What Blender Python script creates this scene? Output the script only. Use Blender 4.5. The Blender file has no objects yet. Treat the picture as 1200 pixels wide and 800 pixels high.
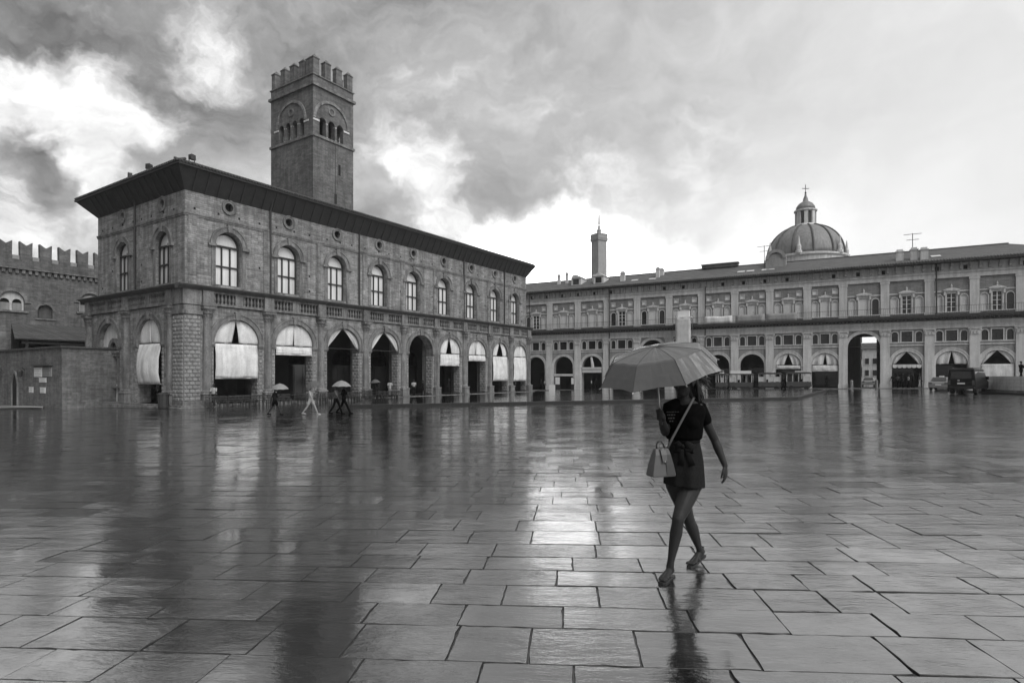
import bpy, bmesh, math, random
from mathutils import Matrix, Vector
random.seed(7)
C = bpy.context.scene.collection
SC = bpy.context.scene
PI = math.pi
# ------------------------------------------------------------------ camera, sky, sun, exposure
F_PX, HOR, EYE = 690.0, 440.0, 1.62            # focal length and horizon measured on the photograph (1200 px wide)
FW = Vector((0.8320, 0.5547, 0.0))              # where the camera looks
RT = Vector((0.5547, -0.8320, 0.0))
cam_d = bpy.data.cameras.new('camera')
cam = bpy.data.objects.new('camera', cam_d); C.objects.link(cam)
cam.location = (0, 0, EYE)
cam.rotation_euler = (PI/2, 0, -math.atan2(FW.x, FW.y))
cam_d.sensor_width = 36; cam_d.lens = 36*F_PX/1200; cam_d.shift_y = 40/1200
cam_d.clip_start = 0.1; cam_d.clip_end = 6000
SC.camera = cam
SC.view_settings.view_transform = 'Standard'; SC.view_settings.look = 'None'
SC.view_settings.exposure = 1.64; SC.view_settings.gamma = 1
SC.cycles.max_bounces = 6; SC.cycles.diffuse_bounces = 3; SC.cycles.glossy_bounces = 4
SC.cycles.volume_bounces = 0

def ray(px, y):                                 # direction through a point of the photograph, per metre of depth
    return FW + RT*((px-600)/F_PX) + Vector((0, 0, -(y-HOR)/F_PX))

class NT:                                       # small helper for node trees made of grey values
    def __init__(s, t): s.t = t; s.L = t.links
    def n(s, ty, **k):
        o = s.t.nodes.new(ty)
        for a, b in k.items(): setattr(o, a, b)
        return o
    def put(s, v, sock):
        if hasattr(v, 'is_linked'): s.L.new(v, sock)
        else: sock.default_value = v
    def m(s, op, a, b=0.0, c=None, clamp=False):
        o = s.n('ShaderNodeMath', operation=op, use_clamp=clamp)
        s.put(a, o.inputs[0]); s.put(b, o.inputs[1])
        if c is not None: s.put(c, o.inputs[2])
        return o.outputs[0]
    def vm(s, op, a, b=None, out=0):
        o = s.n('ShaderNodeVectorMath', operation=op)
        s.put(a, o.inputs[0])
        if b is not None: s.put(b, o.inputs['Scale'] if op == 'SCALE' else o.inputs[1])
        return o.outputs['Value' if op == 'DOT_PRODUCT' else 'Vector']
    def noise(s, vec, scale, detail=5, rough=.55, dist=0.0, col=False):
        o = s.n('ShaderNodeTexNoise'); s.put(vec, o.inputs['Vector'])
        o.inputs['Scale'].default_value = scale; o.inputs['Detail'].default_value = detail
        o.inputs['Roughness'].default_value = rough; o.inputs['Distortion'].default_value = dist
        return o.outputs['Color' if col else 0]
    def rng(s, v, a, b, c, d, smooth=False):
        o = s.n('ShaderNodeMapRange'); o.interpolation_type = 'SMOOTHSTEP' if smooth else 'LINEAR'
        s.put(v, o.inputs[0])
        for i, x in enumerate((a, b, c, d)): s.put(x, o.inputs[i+1])
        return o.outputs[0]
    def scalev(s, vec, sc):
        o = s.n('ShaderNodeMapping'); s.put(vec, o.inputs['Vector']); o.inputs['Scale'].default_value = sc
        return o.outputs[0]

SUN_DIR = (RT*1.0-FW*1.3).normalized(); SUN_EL = math.radians(46)
sun_az = math.atan2(SUN_DIR.x, SUN_DIR.y)       # clockwise from north
world = bpy.data.worlds.new('World'); SC.world = world; world.use_nodes = True
wt = NT(world.node_tree); world.node_tree.nodes.clear()
tc = wt.n('ShaderNodeTexCoord')
D0 = wt.vm('NORMALIZE', tc.outputs['Generated'])
w1 = wt.vm('SUBTRACT', wt.noise(D0, 3.2, 3, .5, col=True), (.5, .5, .5))
w2 = wt.vm('SUBTRACT', wt.noise(D0, 11.0, 5, .6, col=True), (.5, .5, .5))
D1 = wt.vm('NORMALIZE', wt.vm('ADD', D0, wt.vm('ADD', wt.vm('SCALE', w1, .22), wt.vm('SCALE', w2, .11))))
BREAKS = [  # where the cloud deck is torn open and bright: photo point, radius in px, amount
 (70,118,72,.9),(12,110,55,.7),(125,165,52,.75),(25,255,48,.6),(15,310,50,.5),(190,262,46,.5),(222,45,44,.62),(188,140,30,.5),(100,235,60,.45),
 (520,185,44,.9),(458,165,30,.55),(500,240,44,.6),(565,292,58,.85),(622,300,50,.8),(695,318,50,.4),(822,150,46,.42),(685,215,46,.40),(800,310,90,.30),(640,250,46,.5),(42,166,42,-.9),(88,192,36,-.7),(70,222,34,-.4),(600,235,34,-.6),(655,270,24,-.8),(440,215,30,-.4)]
BANKS = [   # heavier, darker cloud
 (140,55,85,-.075),(40,20,100,-.06),(235,115,60,-.07),(300,90,80,-.05),(45,163,40,-.12),(85,190,36,-.10),(560,25,150,-.03),(615,130,90,-.03),(425,225,36,-.05),
 (655,272,26,-.16),(80,240,36,-.05),(600,245,30,-.05),(390,40,110,-.05),(760,20,160,-.04),(40,290,50,-.05)]
def gather(items):
    acc = 0.0
    for (px, y, r, a) in items:
        d = ray(px, y).normalized()
        acc = wt.m('ADD', acc, wt.rng(wt.vm('DOT_PRODUCT', D1, tuple(d)), math.cos(r/F_PX*1.5*d.dot(FW)), 1.0, 0.0, a, True))
    return acc
across = wt.vm('DOT_PRODUCT', D0, tuple(RT))
side = wt.rng(across, -.1, .6, 1.0, .16)                     # the deck smooths into even rain cloud towards the right
sx = wt.n('ShaderNodeSeparateXYZ'); wt.put(D0, sx.inputs[0])
zz = wt.m('ADD', wt.m('MAXIMUM', sx.outputs[2], 0.0), .20)
PR = wt.vm('SCALE', wt.scalev(D1, (1, 1, .3)), wt.m('DIVIDE', 1.0, zz))
DL = wt.scalev(D1, (1, 1, 1.9))
fb = wt.m('SUBTRACT', wt.noise(PR, 1.7, 12, .60, .1), .5)
fb2 = wt.m('SUBTRACT', wt.noise(DL, 6.5, 12, .60, .12), .5)
fb3 = wt.m('SUBTRACT', wt.noise(DL, 24.0, 8, .62, .15), .5)
deck = wt.m('ADD', wt.rng(across, -.62, .62, .235, .51), gather(BANKS))
deck = wt.m('ADD', deck, wt.m('MULTIPLY', side, wt.m('ADD', wt.m('MULTIPLY', fb, .40), wt.m('ADD', wt.m('MULTIPLY', fb2, .50), wt.m('MULTIPLY', fb3, .16)))))
deck = wt.m('ADD', deck, wt.rng(sx.outputs[2], .02, .40, .11, 0.0, True))     # paler towards the horizon
deck = wt.m('MAXIMUM', deck, .085)
rag = wt.m('ADD', wt.m('MULTIPLY', fb, .9), wt.m('ADD', wt.m('MULTIPLY', fb2, 1.6), wt.m('MULTIPLY', fb3, .5)))
opening = wt.rng(wt.m('ADD', gather(BREAKS), wt.m('MULTIPLY', rag, wt.rng(across, .0, .5, 1.0, .45))), .05, 1.15, 0.0, 1.0, True)
glow = wt.m('ADD', .62, wt.m('ADD', wt.m('MULTIPLY', fb2, .75), wt.m('MULTIPLY', fb3, .45)))
mx = wt.n('ShaderNodeMix'); wt.put(opening, mx.inputs[0]); wt.put(deck, mx.inputs[2]); wt.put(glow, mx.inputs[3])
low = gather([(645,345,84,2.6),(590,355,60,1.2),(740,350,76,1.2),(860,335,105,.12),(990,325,110,.08)])     # brightest low down, behind the far roofs
cloud = wt.m('MINIMUM', wt.m('ADD', mx.outputs[0], low), 3.6)
sky = wt.n('ShaderNodeTexSky', sky_type='NISHITA', sun_disc=False)
sky.sun_elevation = SUN_EL; sky.sun_rotation = sun_az
bw = wt.n('ShaderNodeRGBToBW'); wt.put(sky.outputs[0], bw.inputs[0])
lum = wt.m('ADD', wt.m('MULTIPLY', wt.m('MULTIPLY', cloud, 5.0), wt.rng(wt.vm('DOT_PRODUCT', D0, tuple(FW)), -.8, .4, .55, 1.0, True)), wt.m('MULTIPLY', bw.outputs[0], .04))   # cloud deck in the sky texture's own units
bg = wt.n('ShaderNodeBackground'); bg.inputs['Strength'].default_value = .10
wt.put(lum, bg.inputs['Color'])
wo = wt.n('ShaderNodeOutputWorld'); wt.L.new(bg.outputs[0], wo.inputs[0])

sun_d = bpy.data.lights.new('sun', 'SUN'); sun = bpy.data.objects.new('sun', sun_d); C.objects.link(sun)
sun_d.energy = .85; sun_d.angle = math.radians(45); sun_d.color = (1, .995, .985)
sv = Vector((math.sin(sun_az)*math.cos(SUN_EL), math.cos(sun_az)*math.cos(SUN_EL), math.sin(SUN_EL)))
sun.rotation_euler = sv.to_track_quat('Z', 'Y').to_euler(); sun.location = sv*50

# ------------------------------------------------------------------ ground shape and measuring helpers
SLOPE = 0.017
def g(y): return -SLOPE*(max(-60, min(90, y)) - 1.5)      # the square falls gently towards the north
def on_ground(px, y):
    d = ray(px, y)
    Z = (EYE - SLOPE*1.5)/(-d.z - SLOPE*d.y)
    p = d*Z
    return Vector((p.x, p.y, g(p.y)))
def at_depth(px, y, Z): return ray(px, y)*Z + Vector((0, 0, EYE))
def on_plane_y(px, y, Y):
    d = ray(px, y); return d*(Y/d.y) + Vector((0, 0, EYE))
def on_plane_x(px, y, X):
    d = ray(px, y); return d*(X/d.x) + Vector((0, 0, EYE))

# ------------------------------------------------------------------ materials (black-and-white photograph: neutral greys)
def material(name, col, var=.2, scale=2.0, rough=.8, bump=.25, brick=None, streak=0.0, spec=.4, metal=0.0, bscale=40.0, emit=0.0, alpha=None, island=0.0, coat=0.0):
    m = bpy.data.materials.new(name); m.use_nodes = True
    t = NT(m.node_tree); m.node_tree.nodes.clear()
    b = t.n('ShaderNodeBsdfPrincipled'); out = t.n('ShaderNodeOutputMaterial'); t.L.new(b.outputs[0], out.inputs[0])
    pos = t.n('ShaderNodeNewGeometry').outputs['Position']
    n1 = t.noise(pos, scale, 6, .6); n2 = t.noise(pos, scale*7, 4, .6)
    f = t.m('ADD', 1.0, t.m('MULTIPLY', t.m('SUBTRACT', n1, .5), var*2.6))
    f = t.m('MULTIPLY', f, t.m('ADD', 1.0, t.m('MULTIPLY', t.m('SUBTRACT', n2, .5), var*2.2)))
    if streak:
        s_ = t.noise(t.scalev(pos, (1.7, 1.7, .16)), 1.6, 5, .6)
        f = t.m('MULTIPLY', f, t.rng(s_, .40, .72, 1.0, 1.0-streak))
    h = t.noise(pos, bscale, 5, .6)
    if brick:
        ob = t.n('ShaderNodeTexCoord').outputs['Object']
        sp = t.n('ShaderNodeSeparateXYZ'); t.put(ob, sp.inputs[0])
        cb = t.n('ShaderNodeCombineXYZ'); t.put(t.m('ADD', sp.outputs[0], sp.outputs[1]), cb.inputs[0]); t.put(sp.outputs[2], cb.inputs[1])
        bt = t.n('ShaderNodeTexBrick'); t.put(cb.outputs[0], bt.inputs['Vector'])
        bt.inputs['Scale'].default_value = 1.0; bt.inputs['Brick Width'].default_value = brick[0]; bt.inputs['Row Height'].default_value = brick[1]
        bt.inputs['Mortar Size'].default_value = brick[1]*.09; bt.inputs['Mortar Smooth'].default_value = .3
        bv = brick[2] if len(brick) > 2 else .22
        bt.inputs['Color1'].default_value = (1-bv,)*3+(1,); bt.inputs['Color2'].default_value = (1+bv,)*3+(1,); bt.inputs['Mortar'].default_value = (.72,)*3+(1,)
        bwn = t.n('ShaderNodeRGBToBW'); t.L.new(bt.outputs['Color'], bwn.inputs[0])
        f = t.m('MULTIPLY', f, bwn.outputs[0])
        h = t.m('SUBTRACT', t.m('MULTIPLY', h, .5), bt.outputs['Fac'])
    if island:
        ri = t.n('ShaderNodeNewGeometry').outputs['Random Per Island']
        f = t.m('MULTIPLY', f, t.rng(ri, 0, 1, 1-island, 1+island))
    v = t.m('MULTIPLY', f, col); v = t.m('MAXIMUM', v, .004); v = t.m('MINIMUM', v, .85)
    t.put(v, b.inputs['Base Color'])
    b.inputs['Roughness'].default_value = rough; b.inputs['Specular IOR Level'].default_value = spec; b.inputs['Metallic'].default_value = metal
    b.inputs['Coat Weight'].default_value = coat; b.inputs['Coat Roughness'].default_value = .12
    if bump:
        bp = t.n('ShaderNodeBump'); bp.inputs['Strength'].default_value = bump; bp.inputs['Distance'].default_value = .02
        t.put(h, bp.inputs['Height']); t.L.new(bp.outputs[0], b.inputs['Normal'])
    if emit:
        t.put(v, b.inputs['Emission Color']); b.inputs['Emission Strength'].default_value = emit
    return m
M = {}
def mk(name, *a, **k): M[name] = material(name, *a, **k); return M[name]
mk('brick', .26, .50, .9, .85, .8, brick=(.62, .15, .26), streak=.55)
mk('tower_hazed', .34, .2, .3, .85, .3, brick=(.9, .3, .1), streak=.2)  # far tower's brick, lightened: distance haze put into its colour
mk('brick_dark', .15, .52, .6, .85, .5, brick=(.62, .15, .20), streak=.40)
mk('brick_far', .25, .22, .5, .85, .3, brick=(.7, .2, .12), streak=.25)
mk('sandstone', .195, .60, 1.4, .8, .7, streak=.60, bscale=9)
mk('sandstone_block', .26, .22, 1.5, .8, .45, streak=.3, bscale=14, island=.16)
mk('stone_pale', .60, .18, .8, .8, .3, streak=.32, bscale=10)
mk('plaster', .29, .20, .8, .85, .3, streak=.3, bscale=8)
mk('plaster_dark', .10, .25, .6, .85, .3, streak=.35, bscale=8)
mk('wood_dark', .032, .4, 1.5, .75, .3, bscale=12)
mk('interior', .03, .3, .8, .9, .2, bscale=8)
mk('iron', .03, .3, 3, .5, .1, spec=.5)
mk('tile', .08, .35, 1.2, .75, .6, brick=(.22, .42, .3), bscale=20)
mk('tile_pale', .10, .3, 1.0, .75, .6, brick=(.25, .45, .28), bscale=20)
mk('lead', .22, .2, .8, .5, .2, streak=.4)
mk('blind', .72, .08, 1.2, .8, .1)
mk('glass', .03, .2, 2, .07, 0, spec=.6)
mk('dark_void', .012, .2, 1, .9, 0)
mk('curtain', .68, .24, 1.3, .9, .15, streak=.3, bscale=5)
mk('curtain_dim', .55, .14, 1.3, .9, .15, streak=.12, bscale=5)
mk('shutter', .85, .12, 1.0, .7, .1)
mk('cloth_skirt', .014, .4, 7, .85, .3, spec=.12)
mk('skin', .032, .2, 14, .5, .08, spec=.14)
mk('skin_pale', .26, .12, 8, .55, .05)
mk('cloth_black', .004, .2, 8, .95, .1, spec=.04)
mk('cloth_dark', .014, .25, 12, .9, .2, spec=.08)
mk('cloth_grey', .09, .2, 9, .9, .2)
mk('cloth_white', .34, .1, 9, .9, .2)
mk('hair', .012, .2, 20, .45, .2, spec=.35)
mk('leather', .105, .10, 10, .42, .08, bscale=90)
mk('leather_mid', .055, .10, 10, .42, .08, bscale=90)
mk('leather_dark', .03, .2, 10, .45, .1)
mk('nylon', .26, .10, 4, .34, .06, bscale=25, spec=.5)
mk('nylon_pale', .22, .10, 4, .45, .06)
def nylon(name, col):
    m = bpy.data.materials.new(name); m.use_nodes = True; t = NT(m.node_tree); b = m.node_tree.nodes['Principled BSDF']; out = m.node_tree.nodes['Material Output']
    ob = t.n('ShaderNodeNewGeometry').outputs['Position']; h = t.noise(ob, 18, 5, .6); w = t.noise(ob, 240, 3, .6)
    v = t.m('MULTIPLY', col, t.rng(h, .3, .7, .93, 1.05)); t.put(v, b.inputs['Base Color']); b.inputs['Roughness'].default_value = .22; b.inputs['Specular IOR Level'].default_value = .8
    bp = t.n('ShaderNodeBump'); bp.inputs['Strength'].default_value = .25; bp.inputs['Distance'].default_value = .004; t.put(t.m('ADD', h, t.m('MULTIPLY', w, .3)), bp.inputs['Height']); t.L.new(bp.outputs[0], b.inputs['Normal'])
    tr = t.n('ShaderNodeBsdfTranslucent'); t.put(v, tr.inputs['Color']); mix = t.n('ShaderNodeMixShader'); mix.inputs[0].default_value = .32
    t.L.new(b.outputs[0], mix.inputs[1]); t.L.new(tr.outputs[0], mix.inputs[2]); t.L.new(mix.outputs[0], out.inputs[0]); M[name] = m
nylon('umbrella_cloth', .15)
mk('metal', .35, .1, 6, .3, 0, metal=.8)
mk('car_black', .010, .1, 3, .5, 0, spec=.2)
mk('car_grey', .20, .1, 3, .3, 0, coat=.6)
mk('train_paint', .06, .15, 2, .4, 0, coat=.3)
mk('rubber', .018, .2, 6, .8, .1)
mk('white_paint', .70, .08, 3, .5, .05)
mk('print', .06, .1, 5, .7, 0)
mk('lamp_glow', .8, .0, 1, .5, 0, emit=1.6)
mk('lens', .5, .1, 3, .15, 0)

# ------------------------------------------------------------------ mesh builder
class MB:
    def __init__(s): s.v = []; s.f = []
    def add(s, vs, fs):
        o = len(s.v); s.v += [tuple(p) for p in vs]; s.f += [tuple(i+o for i in q) for q in fs]
    def quad(s, a, b, c, d): s.add([a, b, c, d], [(0, 1, 2, 3)])
    def box(s, x0, x1, y0, y1, z0, z1):
        s.add([(x0,y0,z0),(x1,y0,z0),(x1,y1,z0),(x0,y1,z0),(x0,y0,z1),(x1,y0,z1),(x1,y1,z1),(x0,y1,z1)],
              [(0,3,2,1),(4,5,6,7),(0,1,5,4),(1,2,6,5),(2,3,7,6),(3,0,4,7)])
    def taper(s, x0, x1, y0, y1, z0, z1, ix, iy):           # box whose top is drawn in
        s.add([(x0,y0,z0),(x1,y0,z0),(x1,y1,z0),(x0,y1,z0),(x0+ix,y0+iy,z1),(x1-ix,y0+iy,z1),(x1-ix,y1-iy,z1),(x0+ix,y1-iy,z1)],
              [(0,3,2,1),(4,5,6,7),(0,1,5,4),(1,2,6,5),(2,3,7,6),(3,0,4,7)])
    def boss(s, x0, x1, z0, z1, v0, v1, c):                 # rusticated block: chamfered face standing out to v1 from v0
        s.add([(x0,v0,z0),(x1,v0,z0),(x1,v0,z1),(x0,v0,z1),(x0+c,v1,z0+c),(x1-c,v1,z0+c),(x1-c,v1,z1-c),(x0+c,v1,z1-c)],
              [(4,5,6,7),(0,1,5,4),(1,2,6,5),(2,3,7,6),(3,0,4,7)])
    def prism(s, pts, v0, v1):                              # outline in (u, z), pushed from v0 to v1
        n = len(pts)
        s.add([(p[0], v0, p[1]) for p in pts]+[(p[0], v1, p[1]) for p in pts],
              [tuple(range(n)), tuple(range(2*n-1, n-1, -1))]+[(i, i+n, (i+1) % n+n, (i+1) % n) for i in range(n)])
    def prism_x(s, pts, x0, x1):                            # outline in (y, z), pushed along x
        n = len(pts)
        s.add([(x0, p[0], p[1]) for p in pts]+[(x1, p[0], p[1]) for p in pts],
              [tuple(range(n)), tuple(range(2*n-1, n-1, -1))]+[(i, i+n, (i+1) % n+n, (i+1) % n) for i in range(n)])
    def ring(s, uc, zs, r0, r1, v0, v1, n=16, a0=0, a1=PI):
        p = []
        for i in range(n+1):
            a = a0+(a1-a0)*i/n; c, q = math.cos(a), math.sin(a)
            p += [(uc+r0*c, v0, zs+r0*q), (uc+r1*c, v0, zs+r1*q), (uc+r1*c, v1, zs+r1*q), (uc+r0*c, v1, zs+r0*q)]
        f = []
        for i in range(n):
            k = 4*i
            for j in range(4): f.append((k+j, k+(j+1) % 4, k+4+(j+1) % 4, k+4+j))
        f += [(0, 1, 2, 3), (4*n+3, 4*n+2, 4*n+1, 4*n)]
        s.add(p, f)
    def arched(s, uc, hw, zb, zs, v, n=14, thick=0.0):      # an arched leaf or pane
        p = [(uc-hw, zb), (uc+hw, zb)]+[(uc+hw*math.cos(PI*i/n), zs+hw*math.sin(PI*i/n)) for i in range(n+1)]
        if thick: s.prism(p, v, v+thick)
        else: s.add([(a, v, b) for a, b in p], [tuple(range(len(p)))])
    def lathe(s, c, prof, n=12, a0=0, a1=2*PI):
        full = abs(a1-a0-2*PI) < 1e-6; m = n if full else n+1
        P = []
        for (r, z) in prof:
            for i in range(m):
                a = a0+(a1-a0)*i/n; P.append((c[0]+r*math.cos(a), c[1]+r*math.sin(a), c[2]+z))
        Fs = []
        for k in range(len(prof)-1):
            for i in range(n):
                j = (i+1) % m
                Fs.append((k*m+i, k*m+j, (k+1)*m+j, (k+1)*m+i))
        if full: Fs += [tuple(range(m-1, -1, -1)), tuple((len(prof)-1)*m+i for i in range(m))]
        s.add(P, Fs)
    def tube(s, path, rad, n=10, up=None, caps=True):       # rad: numbers or (ra, rb) pairs; up fixes the direction of ra
        path = [Vector(p) for p in path]; L = len(path)
        if not isinstance(rad, (list, tuple)): rad = [rad]*L
        rad = [(r, r) if not isinstance(r, (list, tuple)) else r for r in rad]
        P = []; prev = None
        for i in range(L):
            t = (path[min(i+1, L-1)]-path[max(i-1, 0)]).normalized()
            if up is not None: a = Vector(up)
            elif prev is not None: a = prev
            else: a = Vector((0, 0, 1)) if abs(t.z) < .9 else Vector((1, 0, 0))
            a = (a - t*a.dot(t)).normalized(); prev = a; b = t.cross(a)
            for j in range(n):
                q = 2*PI*j/n; P.append(path[i]+a*(rad[i][0]*math.cos(q))+b*(rad[i][1]*math.sin(q)))
        Fs = [(i*n+j, i*n+(j+1) % n, (i+1)*n+(j+1) % n, (i+1)*n+j) for i in range(L-1) for j in range(n)]
        if caps: Fs += [tuple(range(n-1, -1, -1)), tuple((L-1)*n+j for j in range(n))]
        s.add(P, Fs)
    def ball(s, c, r, n=10, m=7, sq=None):
        r = r if isinstance(r, (tuple, list)) else (r, r, r)
        P = [(c[0], c[1], c[2]-r[2])]
        for k in range(1, m):
            th = -PI/2+PI*k/m
            for j in range(n):
                a = 2*PI*j/n; P.append((c[0]+r[0]*math.cos(th)*math.cos(a), c[1]+r[1]*math.cos(th)*math.sin(a), c[2]+r[2]*math.sin(th)))
        P.append((c[0], c[1], c[2]+r[2])); N_ = len(P)-1
        Fs = [(0, 1+(j+1) % n, 1+j) for j in range(n)]
        for k in range(m-2):
            for j in range(n):
                Fs.append((1+k*n+j, 1+k*n+(j+1) % n, 1+(k+1)*n+(j+1) % n, 1+(k+1)*n+j))
        Fs += [(N_, 1+(m-2)*n+j, 1+(m-2)*n+(j+1) % n) for j in range(n)]
        s.add(P, Fs)
    def wall(s, u0, u1, z0, z1, holes, v, depth, n=12, back=False):
        # a wall face at v with openings (uc, half width, bottom, spring, arched?) and their reveals
        cur = u0
        def face(a, b, c, d):
            if b-a > 1e-5 and d-c > 1e-5: s.quad((a, v, c), (b, v, c), (b, v, d), (a, v, d))
        for (uc, hw, zb, zs, arch) in sorted(holes):
            face(cur, uc-hw, z0, z1); cur = uc+hw
            face(uc-hw, uc+hw, z0, zb)
            if arch:
                P = [(uc-hw*math.cos(PI*i/n), zs+hw*math.sin(PI*i/n)) for i in range(n+1)]
            else: P = [(uc-hw, zs), (uc+hw, zs)]
            for i in range(len(P)-1):
                a, b = P[i], P[i+1]
                s.quad((a[0], v, a[1]), (b[0], v, b[1]), (b[0], v, z1), (a[0], v, z1))
            R = [(uc-hw, zb)]+P+[(uc+hw, zb)]
            for i in range(len(R)-1):
                a, b = R[i], R[i+1]
                s.quad((a[0], v, a[1]), (a[0], v+depth, a[1]), (b[0], v+depth, b[1]), (b[0], v, b[1]))
            if zb > z0: s.quad((uc-hw, v, zb), (uc+hw, v, zb), (uc+hw, v+depth, zb), (uc-hw, v+depth, zb))
        face(cur, u1, z0, z1)
    def mesh(s, name, smooth=False, recalc=False):
        me = bpy.data.meshes.new(name); me.from_pydata(s.v, [], s.f); me.update()
        if recalc or smooth:
            b = bmesh.new(); b.from_mesh(me)
            if recalc: bmesh.ops.recalc_face_normals(b, faces=b.faces)
            b.to_mesh(me); b.free()
        if smooth:
            me.polygons.foreach_set('use_smooth', [True]*len(me.polygons))
        return me

WM = {}
I4 = Matrix.Identity(4)
def T(x, y, z): return Matrix.Translation((x, y, z))
def RZ(a): return Matrix.Rotation(a, 4, 'Z')
def _link(o, parent, mat4):
    C.objects.link(o)
    if parent is not None:
        o.parent = parent; o.matrix_parent_inverse = WM[parent.name].inverted()
    o.matrix_basis = mat4; WM[o.name] = mat4.copy()
    return o
def tag(o, label=None, cat=None, group=None, kind=None):
    if label: o['label'] = label
    if cat: o['category'] = cat
    if group: o['group'] = group
    if kind: o['kind'] = kind
    return o
def empty(name, mat4, label=None, cat=None, group=None, kind=None):
    o = bpy.data.objects.new(name, None); o.empty_display_size = .2
    return tag(_link(o, None, mat4), label, cat, group, kind)
def put(name, me, mat, parent=None, mat4=I4):
    if isinstance(me, MB): me = me.mesh(name)
    if mat is not None and len(me.materials) == 0: me.materials.append(M[mat] if isinstance(mat, str) else mat)
    return _link(bpy.data.objects.new(name, me), parent, mat4)
def soft(o, w=.01, seg=2):
    b = o.modifiers.new('bevel', 'BEVEL'); b.width = w; b.segments = seg; b.limit_method = 'ANGLE'; return o
# ------------------------------------------------------------------ PAVING
def plaza_mat(name, slabs):
    m = bpy.data.materials.new(name); m.use_nodes = True
    t = NT(m.node_tree); m.node_tree.nodes.clear()
    b = t.n('ShaderNodeBsdfPrincipled'); out = t.n('ShaderNodeOutputMaterial'); t.L.new(b.outputs[0], out.inputs[0])
    pos = t.n('ShaderNodeNewGeometry').outputs['Position']
    rot = t.n('ShaderNodeVectorRotate'); rot.rotation_type = 'Z_AXIS'; t.put(pos, rot.inputs['Vector']); rot.inputs['Angle'].default_value = -PAVE_ANG
    P = rot.outputs[0]                                       # x runs along the courses, y across them
    big = t.noise(P, .22, 4, .55); mid = t.noise(P, 1.6, 6, .6); fine = t.noise(P, 22, 6, .65)
    pat = t.noise(t.scalev(P, (4.5, 7, 4)), 1.0, 7, .68)
    wet = t.m('ADD', t.m('MULTIPLY', big, .45), t.m('ADD', t.m('MULTIPLY', mid, .30), t.m('MULTIPLY', pat, .25)))
    spx = t.n('ShaderNodeSeparateXYZ'); t.put(P, spx.inputs[0]); wet = t.m('ADD', wet, t.rng(spx.outputs[0], -2.5, 1.5, .05, -.035))   # more water stands on the left      # water film: where it stands, the stone is smooth
    f = t.m('MULTIPLY', t.rng(mid, .3, .7, .5, 1.6), t.rng(fine, .3, .7, .7, 1.35))
    if slabs:
        ri = t.n('ShaderNodeNewGeometry').outputs['Random Per Island']
        oi = t.n('ShaderNodeObjectInfo').outputs['Random']
        rr = t.m('FRACT', t.m('ADD', ri, oi))
        f = t.m('MULTIPLY', f, t.rng(rr, 0, 1, .6, 1.5))
    else:
        bt = t.n('ShaderNodeTexBrick'); t.put(P, bt.inputs['Vector']); bt.inputs['Scale'].default_value = 1
        bt.inputs['Brick Width'].default_value = .7; bt.inputs['Row Height'].default_value = .46; bt.inputs['Mortar Size'].default_value = .012
        bt.inputs['Color1'].default_value = (.75,)*3+(1,); bt.inputs['Color2'].default_value = (1.25,)*3+(1,); bt.inputs['Mortar'].default_value = (.3,)*3+(1,)
        bwn = t.n('ShaderNodeRGBToBW'); t.L.new(bt.outputs[0], bwn.inputs[0]); f = t.m('MULTIPLY', f, bwn.outputs[0])
    t.put(t.m('MULTIPLY', f, .015), b.inputs['Base Color'])
    rgh = t.rng(wet, .38, .60, .17, .03)
    if slabs: rgh = t.m('ADD', rgh, t.rng(rr, 0, 1, -.02, .04))
    t.put(t.m('MAXIMUM', rgh, .025), b.inputs['Roughness'])
    b.inputs['IOR'].default_value = 1.5; b.inputs['Specular IOR Level'].default_value = .30
    chis = t.noise(t.scalev(P, (6.0, 11, 6)), 1.0, 7, .66, .4)                  # tooling and ripples lie along the courses
    hump = t.noise(t.scalev(P, (1.0, 3.2, 1)), 1.5, 6, .66)
    hh = t.m('ADD', t.m('MULTIPLY', chis, .42), t.m('ADD', t.m('MULTIPLY', fine, .16), t.m('MULTIPLY', hump, 3.2)))
    bp = t.n('ShaderNodeBump'); bp.inputs['Distance'].default_value = .012
    t.put(t.rng(wet, .40, .66, .5, .14), bp.inputs['Strength']); t.put(hh, bp.inputs['Height'])
    t.L.new(bp.outputs[0], b.inputs['Normal'])
    b2 = t.n('ShaderNodeBump'); b2.inputs['Distance'].default_value = .012; t.put(t.m('MULTIPLY', t.rng(wet, .42, .60, .30, .085), t.rng(t.m('FRACT', t.m('MULTIPLY', rr, 7.31)), 0, 1, .35, 1.5) if slabs else 1.0), b2.inputs['Strength'])
    t.put(t.m('ADD', t.m('MULTIPLY', hump, 3.0), t.m('ADD', t.m('MULTIPLY', chis, .5), t.m('MULTIPLY', pat, 1.3))), b2.inputs['Height']); t.L.new(b2.outputs[0], b.inputs['Coat Normal'])
    t.put(t.rng(wet, .36, .50, .75, 1.0), b.inputs['Coat Weight']); t.put(t.rng(wet, .40, .58, .12, .01), b.inputs['Coat Roughness']); b.inputs['Coat IOR'].default_value = 3.1
    M[name] = m
PAVE_DIR = (FW + RT*.095).normalized()                       # across the courses, away from the camera
PAVE_RUN = Vector((PAVE_DIR.y, -PAVE_DIR.x, 0))              # along the courses, to the right
PAVE_ANG = math.atan2(PAVE_RUN.y, PAVE_RUN.x)
plaza_mat('wet_slab', True); plaza_mat('wet_far', False)
mk('joint_side', .035, .4, 12, .55, .4, spec=.35)
mk('joint', .03, .4, 9, .25, .4, spec=.5)

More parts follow.
